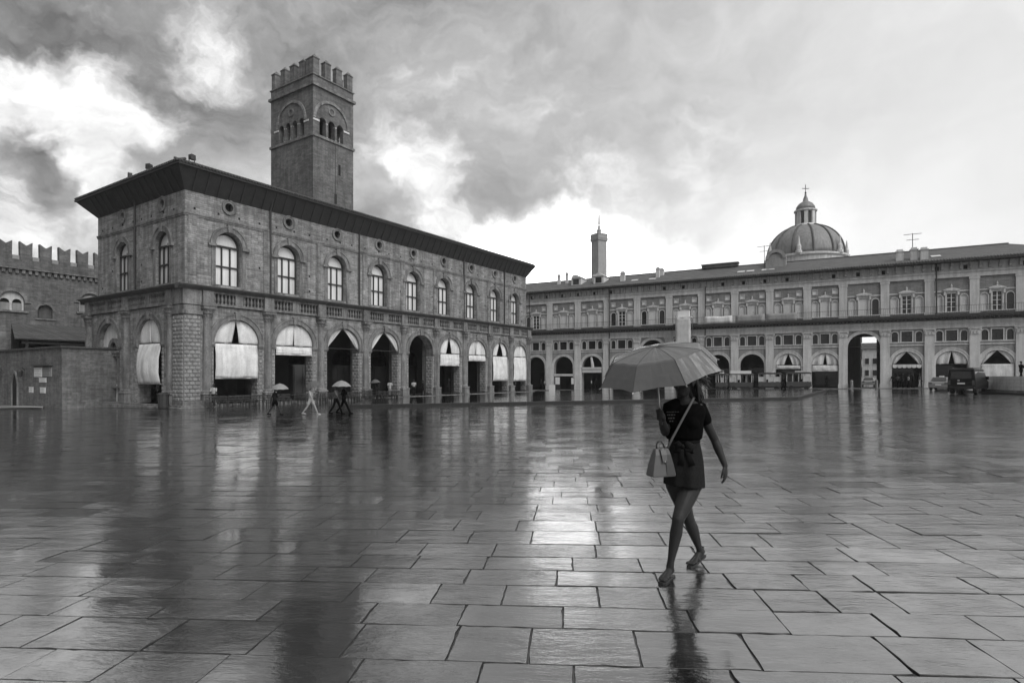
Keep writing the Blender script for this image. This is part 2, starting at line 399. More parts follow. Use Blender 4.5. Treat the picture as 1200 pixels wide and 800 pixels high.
ys = [-400, -60, -30, 0, 30, 60, 90, 1500]
b = MB()
for i in range(len(ys)-1):
    a, c = ys[i], ys[i+1]
    b.quad((-500, a, g(a)-.009), (1500, a, g(a)-.009), (1500, c, g(c)-.009), (-500, c, g(c)-.009))
ground = tag(put('ground', b, 'joint'), kind='structure')
plaza = empty('paved_square', T(0, 0, 0), kind='structure')
# far paving as one sheet beyond the slabs
b = MB()
def cam_pt(X, Z, dz=0.0):
    p = FW*Z+RT*X; return (p.x, p.y, g(p.y)+dz)
FARZ = 46.0
def strip(z0, z1, w0, w1, n=24):
    for i in range(n):
        a0, a1 = -1+2*i/n, -1+2*(i+1)/n
        b.quad(cam_pt(a0*w0, z0, -.006), cam_pt(a1*w0, z0, -.006), cam_pt(a1*w1, z1, -.006), cam_pt(a0*w1, z1, -.006))
strip(FARZ-.6, 62, 75, 90); strip(62, 85, 90, 110); strip(85, 140, 110, 150)
tag(put('far_paving', b, 'wet_far'), kind='structure')

def slab_mesh(u0, u1, w0, w1, fine, rnd):
    """one paving stone in course coordinates; top slightly tilted and its rim worn"""
    q = MB(); j = .006
    tz = rnd.uniform(-.001, .001); tu, tw = rnd.uniform(-.003, .003), rnd.uniform(-.0022, .0022)
    cu, cw = (u0+u1)/2, (w0+w1)/2; L, W_ = u1-u0, w1-w0
    def zt(u, w): return tz+tu*(u-cu)/L*2+tw*(w-cw)/W_*2
    if fine:
        nu, nw = 9, 5
        rim = []
        for i in range(nu): rim.append((u0+L*i/nu, w0))
        for i in range(nw): rim.append((u1, w0+W_*i/nw))
        for i in range(nu): rim.append((u1-L*i/nu, w1))
        for i in range(nw): rim.append((u0, w1-W_*i/nw))
        k = len(rim)
        def chip(): return .012 if rnd.random() < .07 else (.0045 if rnd.random() < .4 else .0015)
        rim = [(a+(1 if a < cu else -1)*chip()*min(1, abs(a-cu)/(L*.49))**6+rnd.uniform(-.001, .001), c+(1 if c < cw else -1)*chip()*min(1, abs(c-cw)/(W_*.49))**6) for a, c in rim]
        ins = []
        for a, c in rim:
            s_ = rnd.uniform(.002, .005)
            ins.append((a+(s_ if a < cu else -s_)*min(1, abs(a-cu)/(L*.4)), c+(s_ if c < cw else -s_)*min(1, abs(c-cw)/(W_*.4))))
        V = [(a, c, zt(a, c)-rnd.uniform(.003, .008)) for a, c in rim]+[(a, c, zt(a, c)) for a, c in ins]+[(a, c, -.05) for a, c in rim]
        Fs = [tuple(range(k, 2*k))]
        for i in range(k):
            n_ = (i+1) % k; Fs += [(i, n_, k+n_, k+i), (2*k+i, 2*k+n_, n_, i)]
    else:
        s_ = .003
        R = [(u0, w0), (u1, w0), (u1, w1), (u0, w1)]
        R = [(a+rnd.uniform(-j, j), c+rnd.uniform(-j, j)) for a, c in R]
        ii = [(a+(s_ if a < cu else -s_), c+(s_ if c < cw else -s_)) for a, c in R]
        V = [(a, c, zt(a, c)-.004) for a, c in R]+[(a, c, zt(a, c)) for a, c in ii]+[(a, c, -.04) for a, c in R]
        Fs = [(4, 5, 6, 7)]
        for i in range(4):
            n_ = (i+1) % 4; Fs += [(i, n_, 4+n_, 4+i), (8+i, 8+n_, n_, i)]
    q.add(V, Fs); return q
rnd = random.Random(11)
slabs = []
w = .6
while w < 62:
    h = rnd.choice((.37, .42, .45, .48, .50))
    u = -52+rnd.uniform(0, .8)
    while u < 62:
        l = rnd.choice((.46, .54, .60, .66, .72, .80, .9))*rnd.uniform(.94, 1.06)
        c = PAVE_RUN*(u+l/2)+PAVE_DIR*(w+h/2)
        Z, X = c.dot(FW), c.dot(RT)
        if 1.9 < Z < FARZ and abs(X) < Z*.95+1.6:
            if c.y < 41.3 or c.x < 20: slabs.append((Z, abs(X), u, l, w, h, c.copy()))
        u += l
    w += h
def key(s_):                                                 # how large a slab shows
    Z, X = s_[0], s_[1]; inside = X < Z*.88 and Z > 2.95
    return (0 if inside else 1, Z)
slabs.sort(key=key)
fm = MB()
for k, (Z, X, u, l, w, h, c) in enumerate(slabs):
    near = k < 300
    ga, gb_, gc, gd = [rnd.choice((.0006, .0014, .0024, .004))*(1 if Z < 6.5 and c.dot(RT) > -.45 else .3) for _ in range(4)]
    q = slab_mesh(u+ga, u+l-gb_, w+gc, w+h-gd, near, rnd)
    lift = rnd.choice((0, 0, 0, .001, -.001, .0035))*(1 if Z < 6.5 and c.dot(RT) > -.45 else .3)
    if near:
        vs = []
        for (a, e, z) in q.v:
            p = PAVE_RUN*a+PAVE_DIR*e; vs.append((p.x-c.x, p.y-c.y, z+g(p.y)-g(c.y)))
        q.v = vs
        me = q.mesh('paving_slab'); me.materials.append(M['wet_slab']); me.materials.append(M['joint_side'])
        me.polygons.foreach_set('material_index', [0]+[1]*(len(me.polygons)-1))
        put('paving_slab', me, None, plaza, T(c.x, c.y, g(c.y)+lift))
    else:
        vs = []
        for (a, e, z) in q.v:
            p = PAVE_RUN*a+PAVE_DIR*e; vs.append((p.x, p.y, z+g(p.y)+lift))
        q.v = vs; fm.add(q.v, q.f)
me = fm.mesh('distant_paving_slabs'); me.materials.append(M['wet_slab']); me.materials.append(M['joint_side'])
me.polygons.foreach_set('material_index', [0 if i % 9 == 0 else 1 for i in range(len(me.polygons))])
tag(put('distant_paving_slabs', me, None, plaza), kind='stuff')

# the raised platform in the middle of the square, with its kerb stones
A, B_, D_ = on_ground(412, 477.6), on_ground(935, 468.2), on_ground(966, 459.6)
n1 = (B_-A).normalized(); back = Vector((-n1.y, n1.x, 0)); back = back if back.dot(FW) > 0 else -back
A2 = A+back*9.5+n1*3; D2 = D_+(D_-B_).normalized()*4
A2.y = min(A2.y, 40.5); pts = [A, B_, D2, Vector((80, 12, 0)), Vector((80, 39.5, 0)), Vector((A2.x+1, 39.8, 0))]
RISE = .19
plat = empty('raised_platform', T(A.x, A.y, g(A.y)), kind='structure')
b = MB(); b.add([(p.x, p.y, g(p.y)+RISE) for p in pts], [tuple(range(len(pts)))])
put('platform_paving', b, 'wet_far', plat)
def kerb_run(p, q, width=.34, ln=1.25):
    d = (q-p); L = d.length; d = d/L; nrm = Vector((d.y, -d.x, 0)); nrm = nrm if nrm.dot(FW) < 0 else -nrm
    n = int(L/ln)
    for i in range(n):
        s0 = p+d*(L*i/n+.008); s1 = p+d*(L*(i+1)/n-.008)
        k = MB(); c = (s0+s1)/2; zc = g(c.y)
        V = []
        for (pt, off, dz) in ((s0, .02, -.05), (s1, .02, -.05), (s1, -width, -.05), (s0, -width, -.05), (s0, .02, RISE-.008), (s1, .02, RISE-.008), (s1, -.03, RISE+.012), (s0, -.03, RISE+.012), (s1, -width, RISE+.006), (s0, -width, RISE+.006)):
            z = pt+nrm*off; V.append((z.x-c.x, z.y-c.y, g(z.y)+dz-zc))
        k.add(V, [(0,1,5,4),(4,5,6,7),(7,6,8,9),(1,2,8,6,5),(3,0,4,7,9),(2,3,9,8)])
        put('kerb_stone', k, 'kerb', plat, T(c.x, c.y, zc))
mk('kerb', .022, .25, 2, .45, .3, bscale=12)
kerb_run(A, B_); kerb_run(B_, D2); kerb_run(A, Vector((A2.x+1, 39.8, 0)))
# pale pavement at the far left
b = MB()
pv = [(17.9, 50.0), (14, 54), (8, 60), (4, 66), (-4, 74), (-4, 90), (17.9, 90)]
pa = [on_ground(-40, 477.5), on_ground(45, 476.6), on_ground(52, 474.8)]
pv = [(p.x, p.y) for p in pa]+[(17.6, 55.0), (17.6, 75), (2, 75)]
n = len(pv)
b.add([(x, y, g(y)+.10) for x, y in pv]+[(x, y, g(y)-.04) for x, y in pv], [tuple(range(n))]+[(i, (i+1) % n, n+(i+1) % n, n+i) for i in range(n)])
mk('pavement', .36, .2, 1.5, .55, .2)
tag(put('pavement', b, 'pavement'), kind='structure')
# ------------------------------------------------------------------ ARCADED PALACE (left)
PY, PX = 42.76, 21.97                                       # planes of its south front and west side
pal = empty('arcaded_palace', T(PX, PY, g(PY)), 'long brick palace with a ground floor arcade, tall arched windows and a dark jutting roof', 'palace')
FS = T(0, PY, 0)                                            # front frame: u = x, v inward
FWs = T(PX, 0, 0) @ RZ(-PI/2)                               # west frame: u = -y, v inward
ARC = [25.96, 31.1, 36.31, 41.47, 46.65, 51.5, 56.55, 61.4, 66.0]
COL = [23.62, 28.6, 33.75, 38.93, 44.05, 49.05, 54.1, 59.05, 63.75, 68.1]
WIN = [25.37, 30.6, 35.65, 40.79, 45.61, 50.51, 55.55, 60.37, 64.89]
ZB = -.50; SPR = 4.1; HW = 1.85; TOP = 14.93
XE, YE = 68.75, 59.2                                        # ends of the lower storey
hw = [1.82, 1.85, 1.85, 1.85, 1.85, 1.8, 1.78, 1.72, 1.62]
w = MB()
w.wall(PX+.02, XE, ZB-.6, 6.75, [(c, h, ZB, SPR, True) for c, h in zip(ARC, hw)], 0, .95)
put('arcade_wall', w, 'brick', pal, FS)
w = MB(); w.wall(-YE, -PY-.02, ZB-.6, 6.75, [(-54.55, 1.85, ZB, SPR, True), (-47.75, 1.85, ZB, SPR, True)], 0, .95)
w.quad((-56.6, .34, ZB), (-52.5, .34, ZB), (-52.5, .34, 6.2), (-56.6, .34, 6.2))
put('arcade_wall', w, 'brick', pal, FWs)
# balustrade storey (recess), upper walls
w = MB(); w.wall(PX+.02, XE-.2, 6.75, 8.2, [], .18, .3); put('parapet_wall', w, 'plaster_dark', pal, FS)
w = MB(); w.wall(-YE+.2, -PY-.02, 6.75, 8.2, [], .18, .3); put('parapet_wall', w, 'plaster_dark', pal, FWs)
UH = 1.02
upf = [(c, UH, 8.45, 11.45, True) for c in WIN]
w = MB(); w.wall(PX+.1, 67.75, 8.14, 13.35, upf, .1, .62)
RD = .34
w.wall(PX+.1, 67.75, 13.35, TOP+.3, [(c, RD, 14.4-RD, 14.4+RD, False) for c in WIN], .1, .35)
w.box(67.6, 67.745, .2, 14, 8.14, TOP+.3)
put('upper_wall', w, 'brick', pal, FS)
WW = [-52.35, -46.0]
w = MB(); w.wall(-56.9, -PY-.1, 8.14, 13.35, [(c, UH, 8.45, 11.3, True) for c in WW], .1, .62)
w.wall(-56.9, -PY-.1, 13.35, TOP+.3, [(c, RD, 14.4-RD, 14.4+RD, False) for c in WW], .1, .35)
put('upper_wall', w, 'brick', pal, FWs)
w = MB(); w.box(PX+.15, 67.6, 56.75, 56.88, 8.1, TOP+.3); w.box(PX+.2, XE, 59.05, 59.18, -1.5, 8.1); w.box(XE-.12, XE-.02, PY+.1, 59, -1.5, 8.1)
w.box(PX+.3, 68.6, 56.9, 59.1, 8.02, 8.1)
put('rear_wall', w, 'brick_dark', pal)
# loggia room behind the arches
w = MB()
w.quad((PX, .9, ZB), (XE, .9, ZB), (XE, 15.8, ZB), (PX, 15.8, ZB))
w.quad((PX, -.01, ZB), (XE, -.01, ZB), (XE, .95, ZB), (PX, .95, ZB))
w.quad((PX+.9, .95, 6.6), (XE-.9, .95, 6.6), (XE-.9, 15.8, 6.6), (PX+.9, 15.8, 6.6))
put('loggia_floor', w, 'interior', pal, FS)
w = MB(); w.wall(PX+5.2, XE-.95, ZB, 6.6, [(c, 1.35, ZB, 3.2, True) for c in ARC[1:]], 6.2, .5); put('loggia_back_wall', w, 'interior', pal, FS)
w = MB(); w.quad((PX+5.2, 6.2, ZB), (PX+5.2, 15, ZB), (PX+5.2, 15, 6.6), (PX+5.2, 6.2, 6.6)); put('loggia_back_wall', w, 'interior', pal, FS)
door = MB()
for q in (-.9, 0, .9): door.box(q-.42, q+.42, 0, .05, 0, 3.0)
door.box(-1.35, 1.35, .03, .06, 0, 3.2)
dm = door.mesh('shop_door')
for c in ARC[1:]: put('shop_door', dm, 'glass', pal, FS @ T(c, 6.55, ZB))
# steps and plinth under the arcade
for F, a, b in ((FS, PX-.75, XE+.4), (FWs, -YE-.3, -PY+.0)):
    s = MB(); s.box(a, b, -.75, -.02, -1.4, ZB-.12); s.box(a+.3, b-.0, -.42, -.01, ZB-.12, ZB-.01)
    soft(put('base_step', s, 'sandstone', pal, F), .02)
# half columns: pedestal, shaft, capital, entablature block
ped = MB(); ped.box(-.46, .46, -.42, .12, ZB-.02, ZB+.75); ped.taper(-.52, .52, -.48, .12, ZB+.75, ZB+.86, .05, .05); ped.box(-.52, .52, -.48, .12, ZB-.03, ZB+.12)
sh = MB(); sh.lathe((0, 0, 0), [(.40, ZB+.86), (.42, ZB+.93), (.38, ZB+1.0), (.335, ZB+1.06), (.33, 2.5), (.29, 5.72), (.31, 5.76), (.31, 5.82), (.29, 5.84)], 14, PI, 2*PI)
cp = MB(); cp.lathe((0, 0, 0), [(.29, 5.84), (.34, 5.9), (.33, 6.1), (.42, 6.2), (.40, 6.35), (.50, 6.52)], 12, PI, 2*PI)
for k in range(7):                                           # acanthus leaves
    a = PI+PI*(k+.0)/6; cx, cy = math.cos(a), math.sin(a)
    for (z0, r0, ln) in ((5.86, .31, .26), (6.12, .34, .3)):
        tx, ty = -cy*.085, cx*.085
        cp.add([(cx*r0-tx, cy*r0-ty, z0), (cx*r0+tx, cy*r0+ty, z0), (cx*(r0+.10)+tx*.8, cy*(r0+.10)+ty*.8, z0+ln*.75), (cx*(r0+.17), cy*(r0+.17), z0+ln), (cx*(r0+.10)-tx*.8, cy*(r0+.10)-ty*.8, z0+ln*.75)], [(0, 1, 2, 3, 4)])
cp.taper(-.46, .46, -.46, .1, 6.62, 6.74, -.06, -.06); cp.box(-.5, .5, -.5, .1, 6.52, 6.62)
eb = MB(); eb.box(-.50, .50, -.34, .22, 6.74, 6.98); eb.box(-.40, .40, -.26, .22, 6.98, 7.84)
pm, sm, cm, em = ped.mesh('pedestal'), sh.mesh('column_shaft'), cp.mesh('capital'), eb.mesh('parapet_block')
def column(F, u):
    put('pedestal', pm, 'sandstone', pal, F @ T(u, 0, 0))
    c = put('column', sm, 'sandstone', pal, F @ T(u, 0, 0)); put('capital', cm, 'sandstone', c, F @ T(u, 0, 0))
    put('parapet_block', em, 'sandstone', pal, F @ T(u, 0, 0))
for u in COL: column(FS, u)
for u in (-58.2, -51.35, -44.55): column(FWs, u)
# archivolts and imposts
def archivolt(F, c, h, z, r0, r1, d, name='archivolt'):
    a = MB(); a.ring(c, z, r0, r1, -d, .05, 18); a.ring(c, z, r1-.09, r1+.03, -d-.05, .0, 18); a.ring(c, z, r0-.012, r0+.07, -d-.03, .0, 18)
    a.prism([(c-.17, z+r0-.06), (c+.17, z+r0-.06), (c+.24, z+r1+.14), (c-.24, z+r1+.14)], -d-.12, .03)
    put(name, a, 'sandstone', pal, F)
for c, h in zip(ARC, hw): archivolt(FS, c, h, SPR, h+.005, h+.42, .10)
for c in (-54.55, -47.75): archivolt(FWs, c, 1.85, SPR, 1.855, 2.27, .10)
im = MB(); im.box(-.46, .03, -.14, .9, SPR-.2, SPR); im.box(-.40, .02, -.09, .88, SPR-.30, SPR-.2)
imp = im.mesh('impost'); im2 = MB(); im2.box(-.03, .46, -.14, .9, SPR-.2, SPR); im2.box(-.02, .40, -.09, .88, SPR-.30, SPR-.2); imp2 = im2.mesh('impost')
for F, cs in ((FS, zip(ARC, hw)), (FWs, ((-54.55, 1.85), (-47.75, 1.85)))):
    for c, h in cs:
        put('impost', imp, 'sandstone', pal, F @ T(c-h+.02, 0, 0)); put('impost', imp2, 'sandstone', pal, F @ T(c+h-.02, 0, 0))
# rusticated blocks: corner pier, flanks of the openings, inner faces of the piers
rs = random.Random(3)
def rustic(F, u0, u1, z0, z1, v, name, w_=.40, h_=.28, d=.07):
    q = MB(); z = z0; r = 0
    nz = max(1, round((z1-z0)/h_)); hh = (z1-z0)/nz
    for r in range(nz):
        nu = max(1, round((u1-u0)/w_)); ww = (u1-u0)/nu; off = (ww/2 if r % 2 else 0)
        a = u0
        edges = [u0]+[u0+ww*i-off for i in range(1, nu+2) if u0+.03 < u0+ww*i-off < u1-.03]+[u1]
        for i in range(len(edges)-1):
            e = rs.uniform(-.012, .012)
            q.boss(edges[i]+.014, edges[i+1]-.014, z0+hh*r+.014, z0+hh*(r+1)-.014, v, v-d-e, .045)
    tag(put(name, q, 'sandstone_block', pal, F), kind='stuff')
w = MB(); w.box(PX-.12, PX+1.12, -.12, .1, ZB-.1, 6.7); w.box(PX-.12, PX+.1, .1, 1.32, ZB-.1, 6.7); put('corner_pier', w, 'sandstone', pal, FS)
rustic(FS, PX-.10, PX+1.10, ZB+.3, 5.95, -.12, 'rusticated_blocks')
rustic(FWs, -PY-1.30, -PY+.10, ZB+.3, 5.95, -.12, 'rusticated_blocks')
w = MB(); w.box(PX-.22, PX+1.25, -.22, .1, 6.05, 6.35); w.box(PX-.22, PX+.1, .1, 1.5, 6.05, 6.35); soft(put('pier_moulding', w, 'sandstone', pal, FS), .02); w = MB(); w.box(PX-.16, PX+1.2, -.16, .1, 6.75, 7.84); w.box(PX-.16, PX+.1, .1, 1.45, 6.75, 7.84); soft(put('pier_block', w, 'sandstone', pal, FS), .02); w = MB()
w.box(PX-.2, PX+1.2, -.2, .1, ZB-.25, ZB+.3); w.box(PX-.2, PX+.1, .1, 1.4, ZB-.25, ZB+.3)
soft(put('pier_plinth', w, 'sandstone', pal, FS), .02)
for c, h, e in zip(ARC, hw, range(9)):
    rustic(FS, c-h-.34, c-h-.02, ZB+.15, SPR-.34, -.012, 'rusticated_blocks', .34, .30, .05)
    rustic(FS, c+h+.02, c+h+.34, ZB+.15, SPR-.34, -.012, 'rusticated_blocks', .34, .30, .05)
    Fr = T(c+h, PY, 0) @ RZ(-PI/2)                          # right inner face of the opening: u from -depth to 0
    rustic(Fr, -.93, -.03, ZB+.15, SPR-.34, .0, 'rusticated_blocks', .45, .30, .05)
for c in (-47.75,):
    rustic(FWs, c-1.85-.34, c-1.87, ZB+.15, SPR-.34, -.012, 'rusticated_blocks', .34, .30, .05)
    rustic(FWs, c+1.87, c+1.85+.34, ZB+.15, SPR-.34, -.012, 'rusticated_blocks', .34, .30, .05)
# inner row of loggia piers with rustication (seen through the arches)
for c in [x for x in COL[1:9]]:
    q = MB(); q.box(c-.45, c+.45, .95, 1.55, ZB, 6.6); put('inner_pier', q, 'sandstone', pal, FS)
# balusters
bl = MB(); bl.lathe((0, 0, 0), [(.09, 0), (.09, .08), (.05, .12), (.10, .30), (.09, .42), (.045, .60), (.06, .68), (.09, .72), (.09, .80)], 8)
def balustrade(F, a, b):
    mid = (a+b)/2; blk = .32
    q = MB(); q.box(a, b, -.16, .12, 6.80, 6.98); q.box(a, b, -.16, .12, 7.72, 7.84); q.box(mid-blk, mid+blk, -.12, .12, 6.98, 7.72)
    put('balustrade_rail', q, 'sandstone', pal, F)
    for (s0, s1) in ((a, mid-blk), (mid+blk, b)):
        n = max(2, int((s1-s0)/.28)); s = MB()
        for i in range(n):
            x = s0+(s1-s0)*(i+.5)/n
            s.add([(p[0]+x, p[1]-.02, p[2]+6.96) for p in bl.v], bl.f)
        put('baluster_row', s, 'sandstone', pal, F)
cols = [PX+1.2]+COL[1:]
balustrade(FS, COL[0]+.42, COL[1]-.42)
for i in range(1, 9): balustrade(FS, COL[i]+.42, COL[i+1]-.42)
balustrade(FWs, -57.75, -51.8); balustrade(FWs, -50.9, -45.0)
# main cornice over the balustrade and string course under the roundels
def cornice(F, a, b, ends=0):
    q = MB()
    for (z0, z1, d) in ((7.84, 7.93, .22), (7.93, 8.02, .34), (8.02, 8.10, .50), (8.10, 8.16, .58)): q.box(a-d*(ends & 1), b+d*(ends >> 1), -d, .16, z0, z1)
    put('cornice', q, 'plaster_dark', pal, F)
cornice(FS, PX-.58, XE+.1); cornice(FWs, -YE-.1, -PY-.01)
q = MB(); q.box(PX-.02, 67.8, .0, .12, 13.28, 13.40); q.box(PX+.0, 67.78, .04, .12, 13.16, 13.28); put('string_course', q, 'sandstone', pal, FS)
q = MB(); q.box(-56.95, -PY-.12, .0, .12, 13.28, 13.40); q.box(-56.93, -PY-.12, .04, .12, 13.16, 13.28); put('string_course', q, 'sandstone', pal, FWs)
# upper windows: surround, frame with bars, pane
sr = MB(); sr.ring(0, 11.4, UH+.03, UH+.42, .0, .14, 18); sr.ring(0, 11.4, UH+.36, UH+.46, -.05, .12, 18)
sr.prism([(-.14, 11.4+UH), (.14, 11.4+UH), (.2, 11.4+UH+.58), (-.2, 11.4+UH+.58)], -.12, .12)
for s_ in (-1, 1):
    sr.box(min(s_*(UH+.02), s_*(UH+.62)), max(s_*(UH+.02), s_*(UH+.62)), -.10, .14, 11.22, 11.42)
    sr.box(min(s_*(UH+.03), s_*(UH+.34)), max(s_*(UH+.03), s_*(UH+.34)), .04, .14, 8.3, 11.22)
srm = sr.mesh('window_surround')
def window_meshes(zs):
    f = MB()
    f.ring(0, zs, UH-.12, UH, -.05, .06, 16)
    for x in (-UH+.05, UH-.05): f.box(x-.05, x+.05, -.05, .06, 8.45, zs)
    for x in (-.33, .33): f.box(x-.045, x+.045, -.05, .05, 8.46, zs-.001)
    f.box(-UH, UH, -.055, .055, zs-.09, zs+.05); f.box(-UH+.1, UH-.1, -.052, .052, 9.86, 9.96); f.box(-UH, UH, -.06, .06, 8.42, 8.52)
    p = MB(); p.arched(0, UH-.02, 8.5, zs, .07, 16)
    return f.mesh('window'), p.mesh('pane')
def blind_sheen_mat():  # white blind with the panes' sky reflection painted into its colour
    m = bpy.data.materials.new('blind_with_painted_sheen'); m.use_nodes = True
    t = NT(m.node_tree); b = m.node_tree.nodes['Principled BSDF']
    ob = t.n('ShaderNodeTexCoord').outputs['Object']; pos = t.n('ShaderNodeNewGeometry').outputs['Position']
    fold = t.noise(t.scalev(ob, (7, 1, .25)), 2.0, 3, .5)
    t.put(t.m('MULTIPLY', t.rng(fold, .3, .7, .78, 1.0), t.rng(t.noise(pos, .25, 2), .35, .65, .70, .88)), b.inputs['Base Color'])
    b.inputs['Roughness'].default_value = .5; b.inputs['Coat Weight'].default_value = 1; b.inputs['Coat Roughness'].default_value = .03; b.inputs['Coat IOR'].default_value = 1.9
    M['blind_glass'] = m
blind_sheen_mat()
wf, wp = window_meshes(11.45); wf2, wp2 = window_meshes(11.3)
for c in WIN:
    put('window_surround', srm, 'sandstone', pal, FS @ T(c, 0, .05))
    f = put('window', wf, 'wood_dark', pal, FS @ T(c, .52, 0)); put('pane', wp, 'blind_glass', f, FS @ T(c, .52, 0))
for c in WW:
    put('window_surround', srm, 'sandstone', pal, FWs @ T(c, 0, -.1))
    f = put('window', wf2, 'wood_dark', pal, FWs @ T(c, .34, 0)); put('pane', wp2, 'blind_glass', f, FWs @ T(c, .34, 0))
rg = MB(); rg.ring(0, 0, RD-.01, RD+.2, .02, .13, 20, 0, 2*PI); rg.ring(0, 0, RD+.13, RD+.23, -.02, .12, 20, 0, 2*PI)
n = 12
for q0 in range(4):                                          # fill the corners between square opening and ring
    P = [((RD+.02)*math.cos(PI/2*q0+PI/2*i/6), (RD+.02)*math.sin(PI/2*q0+PI/2*i/6)) for i in range(7)]
    k = ((RD+.05)*(1 if q0 in (0, 3) else -1), (RD+.05)*(1 if q0 < 2 else -1))
    rg.prism([k]+P[::-1], .06, .16)
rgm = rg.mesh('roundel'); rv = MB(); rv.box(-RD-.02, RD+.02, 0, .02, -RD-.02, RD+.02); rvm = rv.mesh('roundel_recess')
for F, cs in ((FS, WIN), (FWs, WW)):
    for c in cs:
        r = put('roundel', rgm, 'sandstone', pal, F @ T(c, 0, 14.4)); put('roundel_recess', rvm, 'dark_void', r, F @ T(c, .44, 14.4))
# flat pilaster strips and carved panels on the upper wall
st = MB(); st.box(-.30, .30, .03, .11, 8.16, 13.15); st.box(-.22, .22, .0, .05, 8.9, 12.5); stm = st.mesh('pilaster_strip')
for u in COL[1:9]: put('pilaster_strip', stm, 'brick', pal, FS @ T((u+.0), 0, 0))
put('pilaster_strip', stm, 'brick', pal, FWs @ T(-49.6, 0, 0)); put('pilaster_strip', stm, 'brick', pal, FS @ T(PX+.62, 0, 0))
# putlog holes
q = MB()
hs = MB()
for F, a, b_ in ((FS, PX+.8, 67), (FWs, -56, -43.5)):
    h = MB(); u = a
    while u < b_:
        for z in (13.75, 10.2, 8.9):
            if rs.random() < .6 and all(abs(u-c) > 1.75 for c in (WIN if F is FS else WW)) or z == 13.75:
                h.box(u-.07, u+.07, .085, .11, z-.08, z+.08)
        u += rs.uniform(1.3, 1.9)
    tag(put('putlog_holes', h, 'dark_void', pal, F), kind='stuff')
# downpipes
def pipe(F, u, z0, z1, v=-.02):
    q = MB(); q.tube([(u, v, z0), (u, v, z1-1.0), (u, v, z1-.6), (u, v-.55, z1+.7)], .075, 8); put('downpipe', q, 'iron', pal, F)
for u in (28.85, 38.2, 54.05, 62.4): pipe(FS, u, 8.2, 15.6)
pipe(FWs, -50.1, 8.2, 15.6)
# eaves: coved dark timber soffit, rafters, roof, gutter
OV = .9; EZ = 16.42; UF, UE = PX+.1-OV, 67.75+OV
yS, yN = PY+.1-OV, 58.9
def slopebox(q, p0, p1, p2, p3, th):
    a = [Vector(p) for p in (p0, p1, p2, p3)]; nn = (a[1]-a[0]).cross(a[3]-a[0]).normalized()*th
    q.add([tuple(x) for x in a]+[tuple(x+nn) for x in a], [(0, 1, 2, 3), (7, 6, 5, 4), (0, 4, 5, 1), (1, 5, 6, 2), (2, 6, 7, 3), (3, 7, 4, 0)])
q = MB()
q.quad((PX+.1, PY+.1, TOP), (67.75, PY+.1, TOP), (UE, yS, EZ), (UF, yS, EZ))
q.quad((PX+.1, 56.9, TOP), (PX+.1, PY+.1, TOP), (UF, yS, EZ), (UF, yN, EZ))
q.quad((67.75, PY+.1, TOP), (67.75, 56.9, TOP), (UE, yN, EZ), (UE, yS, EZ))
q.quad((67.75, 56.9, TOP), (PX+.1, 56.9, TOP), (UF, yN, EZ), (UE, yN, EZ))
put('soffit', q, 'wood_dark', pal)
q = MB(); slopebox(q, (-.05, .02-.1, TOP-.01), (.05, .02-.1, TOP-.01), (.05, -OV+.05, EZ-.06), (-.05, -OV+.05, EZ-.06), .05); rfm = q.mesh('rafter')
x = PX+.6
while x < 67.6: put('rafter', rfm, 'wood_dark', pal, T(x, PY+.1, 0)); x += .92
y = PY+.6
while y < 56.8: put('rafter', rfm, 'wood_dark', pal, T(PX+.1, y, 0) @ RZ(-PI/2)); y += .92
rz = EZ+.12; ridge = 17.9; ym = (yS+yN)/2; hx = ym-yS
q = MB()
a, b_, c, d = (UF-.12, yS-.12, rz), (UE+.12, yS-.12, rz), (UE+.12, yN+.12, rz), (UF-.12, yN+.12, rz)
r0, r1 = (UF+hx, ym, ridge), (UE-hx, ym, ridge)
q.add([a, b_, c, d, r0, r1], [(0, 1, 5, 4), (1, 2, 5), (2, 3, 4, 5), (3, 0, 4), (3, 2, 1, 0)])
put('roof', q, 'tile', pal)
q = MB(); x = UF-.1                                          # tile ends along the two eaves in view
for i in range(int((UE-UF)/.24)): q.tube([(UF+.24*i, yS-.2, rz+.02), (UF+.24*i, yS+.5, rz+.31)], .085, 6)
for i in range(int((yN-yS)/.24)): q.tube([(UF-.2, yS+.24*i, rz+.02), (UF+.5, yS+.24*i, rz+.31)], .085, 6)
tag(put('eave_tiles', q, 'tile', pal), kind='stuff')
q = MB(); q.box(UF-.06, UE+.06, yS-.10, yS-.01, EZ-.04, rz+.0); q.box(UF-.10, UF-.01, yS, yN, EZ-.04, rz); put('gutter', q, 'iron', pal)
q = MB(); q.tube([(PX+.2, 57.0, 15.1), (PX-.5, 58.8, 16.25)], .05, 6); put('eave_brace', q, 'iron', pal)
# blind arch on the west side: niche window with hood and lunette
q = MB(); q.wall(-56.35, -52.75, ZB, 5.9, [(-54.15, .68, .9, 3.05, False)], .30, .3)
put('niche_wall', q, 'stone_pale', pal, FWs)
q = MB(); q.box(-55.15, -54.85, .14, .34, .75, 3.2); q.box(-53.45, -53.15, .14, .34, .75, 3.2); q.box(-55.4, -52.9, .02, .36, 3.2, 3.45); q.taper(-55.55, -52.75, -.06, .36, 3.45, 3.62, .1, .0); q.box(-55.45, -52.85, .0, .36, .62, .78)
q.ring(-54.15, 3.75, .62, .95, .12, .34, 14); q.box(-55.2, -54.95, .12, .36, ZB, .62); q.box(-53.35, -53.1, .12, .36, ZB, .62)
put('niche_frame', q, 'sandstone', pal, FWs)
q = MB(); q.box(-54.83, -53.47, .42, .46, .8, 3.1); q.arched(-54.15, .6, 3.7, 3.75, .29, 12); put('niche_window', q, 'glass', pal, FWs)

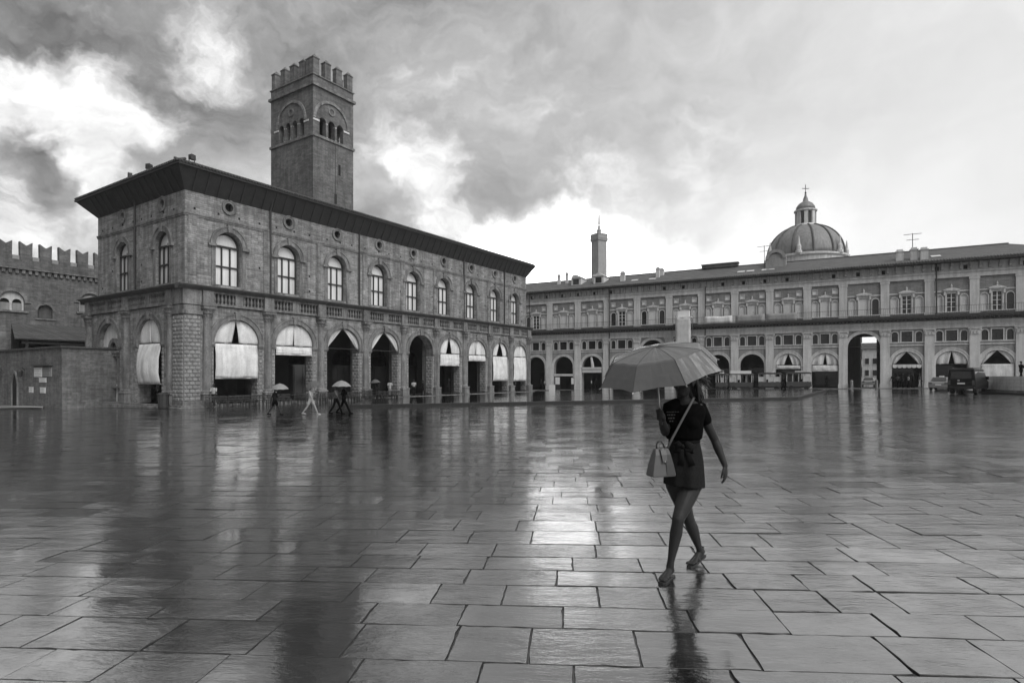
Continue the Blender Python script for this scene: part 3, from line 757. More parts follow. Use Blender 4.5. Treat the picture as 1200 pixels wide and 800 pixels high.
# curtains of the arcade
def curtain(F, c, h, zs, slit, par, mat='curtain', r=.0, top=None, v=.12, seed=0, fold=.085, sides=(1, 1)):
    rr = random.Random(seed); R = h*.985
    for sgn in (-1, 1):
        if not sides[0 if sgn < 0 else 1]: continue
        q = MB(); NU, NV = 12, 10; ph = rr.uniform(0, 6); P = []
        for j in range(NV+1):
            t = j/NV; z = zs+R*t*.995
            uo = math.sqrt(max(0, R*R-(z-zs)**2)); ui = slit*R*(1-t)**.9
            ui = min(ui, uo)
            for i in range(NU+1):
                s = i/NU; u = uo+(ui-uo)*s
                P.append((c+sgn*u, v+fold*(1-t*.6)*math.sin(ph+s*9+t*1.5)-.05*math.sin(PI*t), z-.06*math.sin(PI*s)*(1-t)))
        Fs = [(j*(NU+1)+i, j*(NU+1)+i+1, (j+1)*(NU+1)+i+1, (j+1)*(NU+1)+i) for j in range(NV) for i in range(NU)]
        q.add(P, Fs)
        o = put('curtain', q.mesh('curtain', smooth=True), mat, par, F)
        sd = o.modifiers.new('thickness', 'SOLIDIFY'); sd.thickness = .012
    b_ = MB(); b_.tube([(c-h, v-.03, zs-.03), (c+h, v-.03, zs-.03)], .035, 6); put('curtain_rod', b_, 'iron', par, F)
def blind(F, c, h, z0, z1, par, mat='curtain', seed=0, bulge=.2, taper=.0, v=.02):
    rr = random.Random(seed); q = MB(); NU, NV = 18, 12; P = []
    ph = rr.uniform(0, 6)
    for j in range(NV+1):
        t = j/NV; z = z1+(z0-z1)*t
        for i in range(NU+1):
            s = -1+2*i/NU; u = s*h*(1-taper*t)
            P.append((c+u, v-bulge*math.sin(PI*t*.85)*(1-s*s*.5)-.045*math.sin(s*9+ph+.8*math.sin(t*3+ph))*t-.02*math.sin(t*17+s*2.5+ph)*math.sin(s*3+ph), z+.03*math.sin(s*5+ph)*t))
    q.add(P, [(j*(NU+1)+i, j*(NU+1)+i+1, (j+1)*(NU+1)+i+1, (j+1)*(NU+1)+i) for j in range(NV) for i in range(NU)])
    o = put('blind', q.mesh('blind', smooth=True), mat, par, F)
    sd = o.modifiers.new('thickness', 'SOLIDIFY'); sd.thickness = .015
    b_ = MB(); b_.tube([(c-h*(1-taper), v-.02, z0), (c+h*(1-taper), v-.02, z0)], .04, 6); put('blind_bar', b_, 'curtain_dim', par, F)
spec_ = [(.16, 1.42, 'a'), (.06, 3.35, 'a'), (.92, None, 's'), (.93, None, 's'), None, (.28, 2.75, 'a'), (.03, 3.4, 'a'), (.42, 1.0, 'a'), (.05, .95, 'a')]
for i, s in enumerate(spec_):
    if not s: continue
    c, h = ARC[i], hw[i]
    curtain(FS, c, h, SPR, s[0], pal, 'curtain_dim' if s[0] > .9 else 'curtain', seed=i, v=.14)
    if s[1] is not None:
        blind(FS, c, h-.1, s[1], SPR-.08, pal, seed=i+20, bulge=.22 if s[1] < 2 else .10)
curtain(FWs, -47.75, 1.85, SPR, .0, pal, seed=40, v=.14, fold=.03)
blind(FWs, -47.75, 1.75, 1.0, SPR-.08, pal, seed=41, bulge=.45, taper=.04)
# floodlights standing on the eaves
def flood(p, rz_, label):
    e = empty('floodlight', T(*p) @ RZ(rz_), label, 'floodlight', 'floodlights on the palace roof')
    q = MB(); q.box(-.19, .19, -.14, .12, .30, .62); q.taper(-.22, .22, -.17, -.14, .27, .65, .02, .0); soft(put('lamp_housing', q, 'iron', e, T(*p) @ RZ(rz_)), .02)
    q = MB(); q.tube([(0, 0, -.05), (0, 0, .12)], .05, 6); q.box(-.25, .25, -.03, .03, .10, .14); q.box(-.25, -.22, -.03, .03, .12, .48); q.box(.22, .25, -.03, .03, .12, .48); put('bracket', q, 'iron', e, T(*p) @ RZ(rz_))
flood((UF+.25, 46.6, rz+.10), -1.2, 'dark floodlight on the roof edge a little left of the palace corner')
flood((UF+1.0, yS+.15, rz+.10), .3, 'dark floodlight on the roof edge just right of the palace corner')
flood((UF+.25, 49.6, rz+.02), -1.9, 'low tilted floodlight lying on the sloping west roof edge')

# ------------------------------------------------------------------ CRENELLATED TOWER behind the palace
TX0, TX1, TY0, TY1 = 37.03, 42.05, 48.0, 54.8
tw = empty('battlemented_tower', T((TX0+TX1)/2, (TY0+TY1)/2, 8), 'square brick tower with battlements and an open arched belfry rising behind the palace roof', 'tower')
q = MB(); q.box(TX0, TX1, TY0, TY1, 9, 25.05); put('shaft', q, 'brick_dark', tw)
q = MB()
for (z0, z1, d) in ((25.05, 25.3, .12), (29.98, 30.24, .20), (31.05, 31.15, .1)): q = MB(); q.box(TX0-d, TX1+d, TY0-d, TY1+d, z0, z1); put('cornice', q, 'sandstone', tw)
q = MB(); q.box(TX0, TX1, TY0, TY1, 29.3, 31.1); put('parapet', q, 'brick_dark', tw); q = MB(); q.box(TX0+.6, TX1-.6, TY0+.6, TY1-.6, 25.0, 25.28); put('belfry_floor', q, 'brick_dark', tw)
Ft = T(0, TY0, 0); Fl = T(TX0, 0, 0) @ RZ(-PI/2); Fb = T(0, TY1, 0) @ RZ(PI); Fr = T(TX1, 0, 0) @ RZ(PI/2)
a3 = [(TX0+.95+.95*i+.30, .36, 25.3, 26.75, True) for i in range(3)]
a3 = [(39.0-.95+i*1.08+.12, .40, 25.3, 26.75, True) for i in range(3)]
a4 = [(-51.55-1.62+i*1.08+.12, .40, 25.3, 26.75, True) for i in range(4)]
for F, a, b_, hs in ((Ft, TX0, TX1, a3), (Fl, -TY1, -TY0, a4), (Fb, -TX1, -TX0, [(-h[0], *h[1:]) for h in a3]), (Fr, TY0, TY1, [(-h[0], *h[1:]) for h in a4])):
    q = MB(); q.wall(a, b_, 25.28, 29.32, hs, 0, .55, 10); q.wall(a+.5, b_-.5, 25.28, 29.32, hs, .55, 0.0, 10); put('belfry_wall', q, 'brick_dark', tw, F)
    mid = sum(h[0] for h in hs)/len(hs); R = 2.15 if len(hs) == 4 else 1.95
    q = MB(); q.ring(mid, 26.85, R, R+.28, -.10, .03, 18); put('relieving_arch', q, 'brick', tw, F)
    q = MB(); q.ring(mid, 28.1, .26, .42, -.08, .03, 14, 0, 2*PI); q.lathe((0, 0, 0), [(.001, 0), (.001, .0)], 3); put('oculus', q, 'sandstone', tw, F)
    for i in range(len(hs)-1):
        x = (hs[i][0]+hs[i+1][0])/2
        q = MB(); q.lathe((x, .12, 25.28), [(.15, 0), (.15, .1), (.10, .14), (.09, 1.2), (.14, 1.36), (.17, 1.46)], 8); put('belfry_column', q, 'stone_pale', tw, F)
    q = MB(); q.box(hs[0][0]-1.15, hs[0][0]-.42, -.07, .02, 26.6, 26.78); put('impost_band', q, 'stone_pale', tw, F); q = MB(); q.box(hs[-1][0]+.42, hs[-1][0]+1.15, -.07, .02, 26.6, 26.78); put('impost_band', q, 'stone_pale', tw, F)
def merlon(x, y, sx, sy, z=31.15, h=1.62):
    q = MB(); q.box(-sx, sx, -sy, sy, 0, h); q.box(-sx-.05, sx+.05, -sy-.05, sy+.05, h, h+.07)
    q.add([(-sx-.04, -sy-.04, h+.07), (sx+.04, -sy-.04, h+.07), (sx+.04, sy+.04, h+.07), (-sx-.04, sy+.04, h+.07), (0, 0, h+.5)], [(0, 1, 4), (1, 2, 4), (2, 3, 4), (3, 0, 4), (3, 2, 1, 0)])
    put('merlon', q, 'brick_dark', tw, T(x, y, z))
xs = [TX0+.38, TX0+1.62, TX0+3.0, TX0+4.6]; xs = [TX0+.40+i*(TX1-TX0-.8)/3 for i in range(4)]
ysm = [TY0+.40+i*(TY1-TY0-.8)/4 for i in range(5)]
for x in xs: merlon(x, TY0+.34, .36, .28); merlon(x, TY1-.34, .36, .28)
for y in ysm[1:-1]: merlon(TX0+.34, y, .28, .36); merlon(TX1-.34, y, .28, .36)
merlon(TX0+.38, TY0+.98, .30, .26)
q = MB(); q.box(40.1, 40.38, -.012, .1, 22.0, 23.1); put('slit_window', q, 'dark_void', tw, Ft); q = MB(); q.box(39.6, 39.9, -.012, .1, 19.0, 20.0); put('slit_window', q, 'dark_void', tw, Ft)
q = MB(); q.tube([(39.7, -.02, 9), (39.7, -.02, 25)], .03, 5); put('lightning_cable', q, 'iron', tw, Ft)

# ------------------------------------------------------------------ CRENELLATED PALACE at the far left
RY = 72.0
rz0 = g(RY)-.2
ren = empty('crenellated_palace', T(20, RY, rz0), 'dark brick palace with swallow-tailed battlements and twin-light windows at the left edge', 'palace')
Fe = T(0, RY, 0)
def rq(px, y): p = on_plane_y(px, y, RY); return p.x, p.z
wt_ = rq(0, 307)[1]
bx, bz = rq(13.6, 354); sx, sz = rq(53, 367); ex, ez = rq(106, 356)
q = MB(); q.wall(2, 38, rz0, 12.0, [(bx, 1.0, bz-.75, bz+.1, True), (sx, .62, sz-.55, sz+.25, True), (ex, 1.0, ez-.9, ez+.1, True)], 0, .4)
q.box(2, 38, .45, 9, 11.8, 11.95); q.wall(2, 38, 12.0, 12.95, [], -.22, .1); q.quad((2, -.22, 12.95), (38, -.22, 12.95), (38, .4, 12.95), (2, .4, 12.95)); q.quad((2, -.22, 12.0), (38, -.22, 12.0), (38, 0, 12.0), (2, 0, 12.0)); q.quad((2, .4, 12.0), (38, .4, 12.0), (38, .4, 12.95), (2, .4, 12.95))
put('wall', q, 'brick_dark', ren, Fe)
q = MB(); x = 2.1
while x < 38: q.taper(x, x+.26, -.20, .01, 11.6, 12.0, 0, 0); x += .52
q.box(2, 38, -.30, .0, 12.0, 12.12); tag(put('corbel_table', q, 'sandstone', ren, Fe), kind='stuff')
mxs = [rq(p, 300)[0] for p in (6, 30.2, 53, 74.8, 96.3)]; dx = (mxs[-1]-mxs[0])/4
for k in range(-7, 12):
    x = mxs[0]+k*dx
    if x < 4 or x > 37: continue
    q = MB(); q.prism([(-.47, 0), (.47, 0), (.50, 1.80), (.27, 1.62), (0, 1.45), (-.27, 1.62), (-.50, 1.80)], 0, .5); put('merlon', q, 'brick_dark', ren, Fe @ T(x, -.18, 12.93))
    q = MB(); q.box(.52, dx-.52, .08, .18, .02, .42); put('parapet_slab', q, 'plaster', ren, Fe @ T(x, -.18, 12.93))
def bifora(x, z, d):
    q = MB(); q.ring(x, z+.1, 1.0, 1.3, -.09, .05, 16); q.box(x-1.3, x+1.3, -.14, .05, z+d-.2, z+d-.02); q.box(x-1.5, x-1.0, -.10, .03, z+.02, z+.16); q.box(x+1.0, x+1.5, -.10, .03, z+.02, z+.16)
    put('window_surround', q, 'sandstone', ren, Fe)
    q = MB(); q.wall(x-1.0, x+1.0, z+d-.02, z+1.12, [(x-.48, .38, z+d, z+.0, True), (x+.48, .38, z+d, z+.0, True)], .22, .15, 10); w_ = put('window', q, 'stone_pale', ren, Fe)
    q = MB(); q.box(x-.95, x-.05, .36, .38, z+d-.05, z+d+.75); q.box(x+.05, x+.95, .36, .38, z+d-.05, z+d+.75); put('pane', q, 'plaster', w_, Fe)
    q = MB(); q.box(x-1, x+1, .39, .41, z+d-.05, z+1.1); put('pane', q, 'dark_void', w_, Fe)
    q = MB(); q.lathe((x, .2, z+d), [(.09, 0), (.06, .1), (.06, -d-.2), (.10, -d-.05)], 8); put('window_column', q, 'stone_pale', ren, Fe)
bifora(bx, bz, -.75); bifora(ex, ez, -.9)
q = MB(); q.arched(sx, .6, sz-.55, sz+.25, .3, 12); put('window', q, 'plaster_dark', ren, Fe)
q = MB(); q.ring(sx, sz+.25, .62, .80, -.06, .04, 14); q.box(sx-.85, sx+.85, -.10, .04, sz-.68, sz-.55); put('window_surround', q, 'sandstone', ren, Fe)
# lean-to tiled roof over a dark timber loggia in front of it
q = MB(); zr0 = rq(30, 382)[1]; l0, l1 = rq(13, 390)[0], 37
slopebox(q, (l0-.6, RY-3.0, zr0-1.5), (l1, RY-3.0, zr0-1.5), (l1, RY+.02, zr0+.05), (l0, RY+.02, zr0+.05), .14); put('lean_to_roof', q, 'tile', ren)
q = MB()
for i in range(6):
    x = l0+.4+i*2.6; q.box(x-.1, x+.1, RY-2.8, RY-2.6, rz0, zr0-1.5); slopebox(q, (x-.06, RY-2.9, zr0-1.64), (x+.06, RY-2.9, zr0-1.64), (x+.06, RY-.02, zr0-.16), (x-.06, RY-.02, zr0-.16), .1)
q.box(l0, l1, RY-2.82, RY-2.64, zr0-1.85, zr0-1.62); put('timber_frame', q, 'wood_dark', ren)
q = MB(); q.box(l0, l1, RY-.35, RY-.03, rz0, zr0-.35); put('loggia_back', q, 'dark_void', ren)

# low annex with the pointed door
AX, AY = 18.5, 54.0
ann = empty('low_annex', T(AX, AY, g(AY)), 'low flat-topped brick annex with a pointed doorway and wall notices', 'annex')
Fa = T(AX, 0, 0) @ RZ(-PI/2)
def aq(px, y): p = on_plane_x(px, y, AX); return -p.y, p.z
au, az = aq(17.8, 440); at_ = aq(70, 407.5)[1]
hwd = .62; zb = g(au*-1)-.05
w = MB(); w.wall(-80, -AY, -2, at_, [(au, hwd, zb, 1.15, False)], 0, .45)
put('wall', w, 'brick_dark', ann, Fa)
# pointed head of the doorway, filled in with masonry either side
def gothic(x, h, zs, rise, n=8): return [(x-h+h*(i/n), zs+rise*math.sin(PI/2*i/n)**.85) for i in range(n+1)]+[(x+h*(i/n), zs+rise*math.sin(PI/2*(1-i/n))**.85) for i in range(1, n+1)]
zs_ = 1.15
w = MB(); w.box(AX, AX+9, AY+.01, AY+.25, -2, at_-.02); put('side_wall', w, 'brick_dark', ann)
w = MB(); w.box(AX-.12, AX+9, AY-.12, 80, at_, at_+.16); put('coping', w, 'tile', ann)
gp = gothic(au, hwd-.02, zb+1.95, 1.0)
w = MB(); w.prism([(au-hwd+.02, zb), (au+hwd-.02, zb)]+gp[::-1], -.012, .05); put('door', w, 'dark_void', ann, Fa)  # flat black panel, the doorway's shade put into its colour
o = MB()
go, gi = gothic(au, hwd+.16, zb+1.95, 1.22), gothic(au, hwd-.02, zb+1.95, 1.0)
P = []; 
for a, b_ in zip(go, gi): P += [(a[0], -.10, a[1]), (b_[0], -.10, b_[1]), (b_[0], .02, b_[1]), (a[0], .02, a[1])]
Fs = []
for i in range(len(go)-1):
    for j in range(4): Fs.append((4*i+j, 4*i+(j+1) % 4, 4*i+4+(j+1) % 4, 4*i+4+j))
o.add(P, Fs)
for s_ in (-1, 1): o.box(min(au+s_*(hwd-.02), au+s_*(hwd+.16)), max(au+s_*(hwd-.02), au+s_*(hwd+.16)), -.10, .02, zb, zb+1.95)
put('door_surround', o, 'sandstone', ann, Fa)
def notice(px0, y0, px1, y1, label, mat='white_paint'):
    a, b_ = aq(px0, y0), aq(px1, y1); q = MB(); q.box(0, b_[0]-a[0], -.04, 0, 0, a[1]-b_[1]); q.box(-.03, b_[0]-a[0]+.03, -.05, .0, a[1]-b_[1], a[1]-b_[1]+.03)
    F = Fa @ T(a[0], -.003, b_[1])
    o = put('notice_board', q, mat, None, F); tag(o, label, 'notice board', 'notices on the annex wall')
    l = MB(); n = max(2, int((a[1]-b_[1])/.13)); r = random.Random(int(px0))
    for i in range(n): l.box(.06, (b_[0]-a[0])*r.uniform(.6, .92), -.045, -.03, (a[1]-b_[1])*(i+.4)/n, (a[1]-b_[1])*(i+.4)/n+.02)
    put('lettering', l, 'cloth_grey', o, F)
notice(40.5, 431, 49.5, 441.5, 'largest pale notice panel under the short ledge on the annex wall')
notice(46.5, 443, 54.5, 448, 'wide pale notice plate just below the largest panel on the annex wall')
notice(34.5, 453.5, 39.2, 460, 'small pale notice nearest the pointed door on the annex wall')
notice(47.5, 454, 53.5, 460.5, 'low pale notice at the right near the annex corner')
notice(51, 431, 61, 441, 'dull grey tablet beside the largest pale panel on the annex wall', 'plaster')
a = aq(40, 428); b_ = aq(62, 428)
q = MB(); q.box(a[0], b_[0], -.25, .0, a[1]-.05, a[1]+.05); put('ledge', q, 'tile', ann, Fa)
for px, lab in ((3, 'wrought iron wall lantern left of the pointed door'), (29.5, 'wrought iron wall lantern right of the pointed door')):
    u, z = aq(px, 437); F = Fa @ T(u, 0, z); e = empty('wall_lantern', F, lab, 'lantern', 'lanterns beside the pointed door')
    q = MB(); q.lathe((0, -.35, 0), [(.05, -.32), (.16, -.28), (.2, .1), (.22, .13), (.05, .3), (.02, .36)], 6); put('lantern_case', q, 'iron', e, F)
    q = MB(); q.tube([(0, 0, .2), (0, -.2, .45), (0, -.35, .34)], .025, 6); put('bracket', q, 'iron', e, F)
# ------------------------------------------------------------------ LONG ARCADED FACADE across the end of the square
BO = FW*97.0 + RT*5.62; BANG = math.atan2((FW*-.4832+RT*.8755).y, (FW*-.4832+RT*.8755).x)
BM = T(BO.x, BO.y, 0) @ RZ(BANG)                             # u along the facade to the right, v inward
def bw(u, v=0.0): p = BM @ Vector((u, v, 0)); return p
def bg_(u, v=0.0): return g(bw(u, v).y)
def bq(px, y, off=0.0):                                      # facade coordinates (u, z) of a point seen on a plane off metres in front of it
    r = (px-600)/F_PX; lx, lz = 5.62, 97.0
    nx, nz = -.4832, -.8755                                  # towards the camera, in camera axes
    lx += nx*off; lz += nz*off
    t = (r*lz-lx)/(.8755+r*.4832); Z = lz-.4832*t
    return t, EYE-(y-HOR)/F_PX*Z
ban = empty('long_arcaded_palace', BM @ T(30, 0, -.5), 'very long pale palace front with a tall arcade, pilasters and rows of shuttered windows', 'palace')
U = [-9.4, -4.4, .62, 5.6, 10.47, 15.31, 20.16, 24.82, 29.36, 33.89, 38.49, 42.65, 47.24, 51.83, 56.23, 60.5, 64.9, 69.3]
UL, UR = -9.8, 66.6
big = {15.31: 1, 42.65: 2}
low, mezz = [], []
bays = []
for i in range(len(U)-1):
    c = (U[i]+U[i+1])/2; bays.append((c, U[i+1]-U[i], big.get(U[i], 0), i))
    if c > UR: continue
    if bays[-1][2]: low.append((c, 1.78, -2.2, 5.2, True))
    else: low.append((c, 1.56 if U[i+1]-U[i] < 4.75 else 1.68, -2.2, 3.05, True))
w = MB()
def bands(z0, z1, hs, depth):
    w.wall(UL, UR, z0, z1, hs, 0, depth, 12)
holes = low
w.wall(UL, UR, -2.2, 5.35, [h for h in holes if h[3] < 4]+[(h[0], h[1], -2.2, 5.349, False) for h in holes if h[3] > 4], 0, .8, 12)
m_h = []
for (c, bwid, bgk, i) in bays:
    if c > UR: continue
    if bgk: m_h.append((c, 1.78, 5.351, 5.36, True))
    else:
        k = bwid/4.6
        m_h += [(c-1.26*k, .33*k, 5.80, 6.72, True), (c, .56*k, 5.80, 7.08, False), (c+1.26*k, .33*k, 5.80, 6.72, True)]
w.wall(UL, UR, 5.35, 7.40, [(a, b, c_, d, e) if not (e and b > 1) else (a, b, 5.35, 5.36, True) for (a, b, c_, d, e) in m_h], 0, .35, 12)
put('lower_wall', w, 'plaster', ban, BM)
w = MB()
up = []
for (c, bwid, bgk, i) in bays:
    if c > UR: continue
    k = bwid/4.6
    up += [(c-1.28*k, .36*k, 9.35, 11.0, True), (c, .50*k, 9.35, 11.5, False), (c+1.28*k, .36*k, 9.35, 11.0, True)]
w.wall(UL, UR, 8.9, 11.9, up, .12, .25, 8)
sq = []
for (c, bwid, bgk, i) in bays:
    if c > UR or i > 10: continue
    k = bwid/4.6; sq += [(c-1.28*k, .27, 12.35, 12.9, False), (c+1.28*k, .27, 12.35, 12.9, False)]
w.wall(UL, UR, 11.9, 13.4, sq, .12, .25)
put('upper_wall', w, 'brick_far', ban, BM)
w = MB(); w.wall(UL, UR, 13.4, 15.4, [], 0, .1); w.box(UL, UL+.1, .2, 11.9, -2, 15.3); w.box(UR-.1, UR-.005, .13, 11.9, -2, 15.3); w.wall(UL, UR, -2, 15.3, [((42.65+47.24)/2, 2.0, -1.99, 7.3, False)], 12.0, .05)
put('attic_wall', w, 'stone_pale', ban, BM)
# portico behind the arches
SB = [(42.65+47.24)/2]
w = MB()
def bk(a, b_):
    w.quad((a, 4.6, -2.2), (b_, 4.6, -2.2), (b_, 4.6, 7.3), (a, 4.6, 7.3)); w.quad((a, .01, 7.3), (b_, .01, 7.3), (b_, 4.6, 7.3), (a, 4.6, 7.3))
bk(UL, SB[0]-2.0); bk(SB[0]+2.0, UR)
for s_ in (SB[0]-2.0, SB[0]+2.0): w.quad((s_, .05, -2.2), (s_, 11.9, -2.2), (s_, 11.9, 7.3), (s_, .05, 7.3))
w.quad((SB[0]-2, .3, 7.2), (SB[0]+2, .3, 7.2), (SB[0]+2, 11.9, 7.2), (SB[0]-2, 11.9, 7.2))
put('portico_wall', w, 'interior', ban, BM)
w = MB()
for k in range(60):
    a, b_ = -9.8+k*76.4/60, -9.8+(k+1)*76.4/60
    w.quad((a, -.9, bg_(a, -.9)+.07), (b_, -.9, bg_(b_, -.9)+.07), (b_, 4.6, bg_(b_)+.10), (a, 4.6, bg_(a)+.10))
    w.quad((a, -.9, bg_(a, -.9)-.3), (b_, -.9, bg_(b_, -.9)-.3), (b_, -.9, bg_(b_, -.9)+.07), (a, -.9, bg_(a, -.9)+.07))
put('portico_floor', w, 'sandstone', ban, BM)
# shop fronts in the portico
sfm = MB(); sfm.box(-1.5, 1.5, 0, .08, 0, 2.9); sfm = sfm.mesh('shop_front')
for (c, bwid, bgk, i) in bays:
    if c < UR and bgk != 2: put('shop_front', sfm, 'glass', ban, BM @ T(c, 4.45, bg_(c)+.12))
# pilasters, capitals
for u in U:
    if u > UR: continue
    gz = bg_(u)
    q = MB(); q.box(u-.50, u+.50, -.22, .02, gz+.55, 6.45); q.box(u-.58, u+.58, -.30, .02, gz-.1, gz+.55); q.box(u-.54, u+.54, -.26, .02, gz+.55, gz+.68)
    put('pilaster', q, 'stone_pale', ban, BM)
    q = MB(); q.taper(u-.50, u+.50, -.24, .02, 6.45, 6.55, 0, 0); q.taper(u-.50, u+.50, -.26, .02, 6.55, 7.2, -.14, -.0)
    for s_ in (-1, 1):
        q.lathe((u+s_*.5, -.24, 6.98), [(.06, 0), (.16, .05), (.16, .17), (.06, .22)], 8)
    for k in (-.34, -.02, .30):
        q.taper(u+k-.10, u+k+.12, -.36, -.22, 6.6, 6.95, .03, 0)
    q.box(u-.66, u+.66, -.40, .02, 7.2, 7.34); put('capital', q, 'stone_pale', ban, BM)
    q = MB(); q.box(u-.46, u+.46, -.07, .125, 9.0, 13.3); q.box(u-.52, u+.52, -.11, .125, 13.1, 13.38); q.box(u-.52, u+.52, -.12, .125, 9.0, 9.35); put('upper_pilaster', q, 'stone_pale', ban, BM)
# archivolts, impost bands, string courses
for (c, h, a_, z, e_) in low:
    q = MB(); q.ring(c, z, h, h+.36, -.09, .02, 16); q.ring(c, z, h+.28, h+.38, -.14, .0, 16)
    for s_ in (-1, 1): q.box(min(c+s_*h, c+s_*(h+.42)), max(c+s_*h, c+s_*(h+.42)), -.12, .3, z-.22, z-.0); q.box(min(c+s_*(h+.005), c+s_*(h+.34)), max(c+s_*(h+.005), c+s_*(h+.34)), -.06, .0, -1.4, z-.22)
    put('archivolt', q, 'stone_pale', ban, BM)
for (c, bwid, bgk, i) in bays:
    if c > UR or bgk: continue
    a, b_ = c-bwid/2+.5, c+bwid/2-.5
    q = MB(); q.box(a, b_, -.10, .0, 5.32, 5.46); put('string_course', q, 'stone_pale', ban, BM); q = MB(); q.box(a, b_, -.05, .0, 5.60, 5.72); put('sill_band', q, 'stone_pale', ban, BM)
# entablature with dark projecting ledge and frieze
q = MB(); q.box(UL, UR, -.22, .1, 7.34, 7.62); q.box(UL, UR, -.27, .1, 7.62, 7.74); q.box(UL, UR, -.18, .1, 7.74, 8.28); put('entablature', q, 'stone_pale', ban, BM)
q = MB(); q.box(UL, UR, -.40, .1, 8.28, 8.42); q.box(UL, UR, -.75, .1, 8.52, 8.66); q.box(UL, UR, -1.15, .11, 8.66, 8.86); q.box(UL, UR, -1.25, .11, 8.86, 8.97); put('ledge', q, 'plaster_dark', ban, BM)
q = MB(); u = UL+.1
while u < UR-.2: q.box(u, u+.18, -.70, -.38, 8.40, 8.52); u += .42
tag(put('dentil_row', q, 'plaster_dark', ban, BM), kind='stuff')
# windows of both storeys
def fr(hw_, z0, z1, arch, tw=.13, hood=False):
    q = MB()
    if arch: q.ring(0, z1, hw_, hw_+tw, -.06, .03, 10)
    else: q.box(-hw_-tw, hw_+tw, -.07, .03, z1, z1+tw)
    for s_ in (-1, 1): q.box(min(s_*hw_, s_*(hw_+tw)), max(s_*hw_, s_*(hw_+tw)), -.06, .03, z0, z1)
    q.box(-hw_-tw-.06, hw_+tw+.06, -.12, .03, z0-.12, z0)
    return q
fm_side, fm_mid = fr(.33, 5.80, 6.72, True).mesh('window'), fr(.56, 5.80, 7.08, False).mesh('window')
pn_side = MB(); pn_side.arched(0, .345, 5.78, 6.72, .16, 10); pn_side.box(-.02, .02, .12, .155, 5.78, 7.0); pn_side = pn_side.mesh('pane')
pn_mid = MB(); pn_mid.box(-.57, .57, .16, .2, 5.78, 7.1); pn_mid.box(-.03, .03, .12, .158, 5.78, 7.1); pn_mid = pn_mid.mesh('pane')
fu_side, fu_mid = fr(.36, 9.35, 11.0, True, .10).mesh('window'), fr(.50, 9.35, 11.5, False, .16).mesh('window')
pu = {}
def leaf(hw_, z0, z1, arch, slats):
    q = MB()
    if arch: q.arched(0, hw_+.01, z0, z1, .12, 8)
    else: q.box(-hw_-.01, hw_+.01, .12, .15, z0, z1+.02)
    if slats:
        for k in range(int((z1-z0)/.14)): q.add([(-hw_*.9, .115, z0+.05+.14*k), (-.02, .115, z0+.05+.14*k), (-.02, .08, z0+.14+.14*k), (-hw_*.9, .08, z0+.14+.14*k), (.02, .115, z0+.05+.14*k), (hw_*.9, .115, z0+.05+.14*k), (hw_*.9, .08, z0+.14+.14*k), (.02, .08, z0+.14+.14*k)], [(0, 1, 2, 3), (4, 5, 6, 7)])
    return q
sh_side, sh_mid = leaf(.36, 9.35, 11.0, True, True).mesh('shutter'), leaf(.50, 9.35, 11.5, False, True).mesh('shutter')
gl_side, gl_mid = leaf(.36, 9.35, 11.0, True, False).mesh('pane'), leaf(.50, 9.35, 11.5, False, False).mesh('pane')
bar = MB(); bar.box(-.05, .05, .04, .11, 9.35, 11.5)
for z in (9.9, 10.5, 11.0): bar.box(-.5, .5, .05, .10, z-.025, z+.025)
bar.box(-.5, -.44, .04, .11, 9.35, 11.5); bar.box(.44, .5, .04, .11, 9.35, 11.5)
barm = bar.mesh('window_bars')
pd = MB(); pd.box(-.86, .86, -.26, .1, 11.86, 11.98); pd.box(-.78, .78, -.16, .1, 11.70, 11.86); pd.prism([(-.80, 11.98), (.80, 11.98), (.45, 12.12), (.16, 12.2), (-.16, 12.2), (-.45, 12.12)], -.16, .1); pd.lathe((0, -.04, 12.2), [(.12, 0), (.07, .1), (.13, .22), (.03, .45), (.02, .5)], 8)
for s_ in (-1, 1): pd.taper(s_*.70-.1, s_*.70+.1, -.16, .1, 11.3, 11.70, 0, 0)
pdm = pd.mesh('pediment')
sqf = MB(); sqf.box(-.33, .33, -.04, .02, 12.9, 12.98); sqf.box(-.33, .33, -.06, .02, 12.27, 12.35); sqf.box(-.34, -.27, -.04, .02, 12.35, 12.9); sqf.box(.27, .34, -.04, .02, 12.35, 12.9); sqf = sqf.mesh('attic_window')
sqp = MB(); sqp.box(-.28, .28, .1, .14, 12.34, 12.91); sqp = sqp.mesh('pane')
rb = random.Random(5)
def S(k): return Matrix.Diagonal((k, 1, 1, 1))
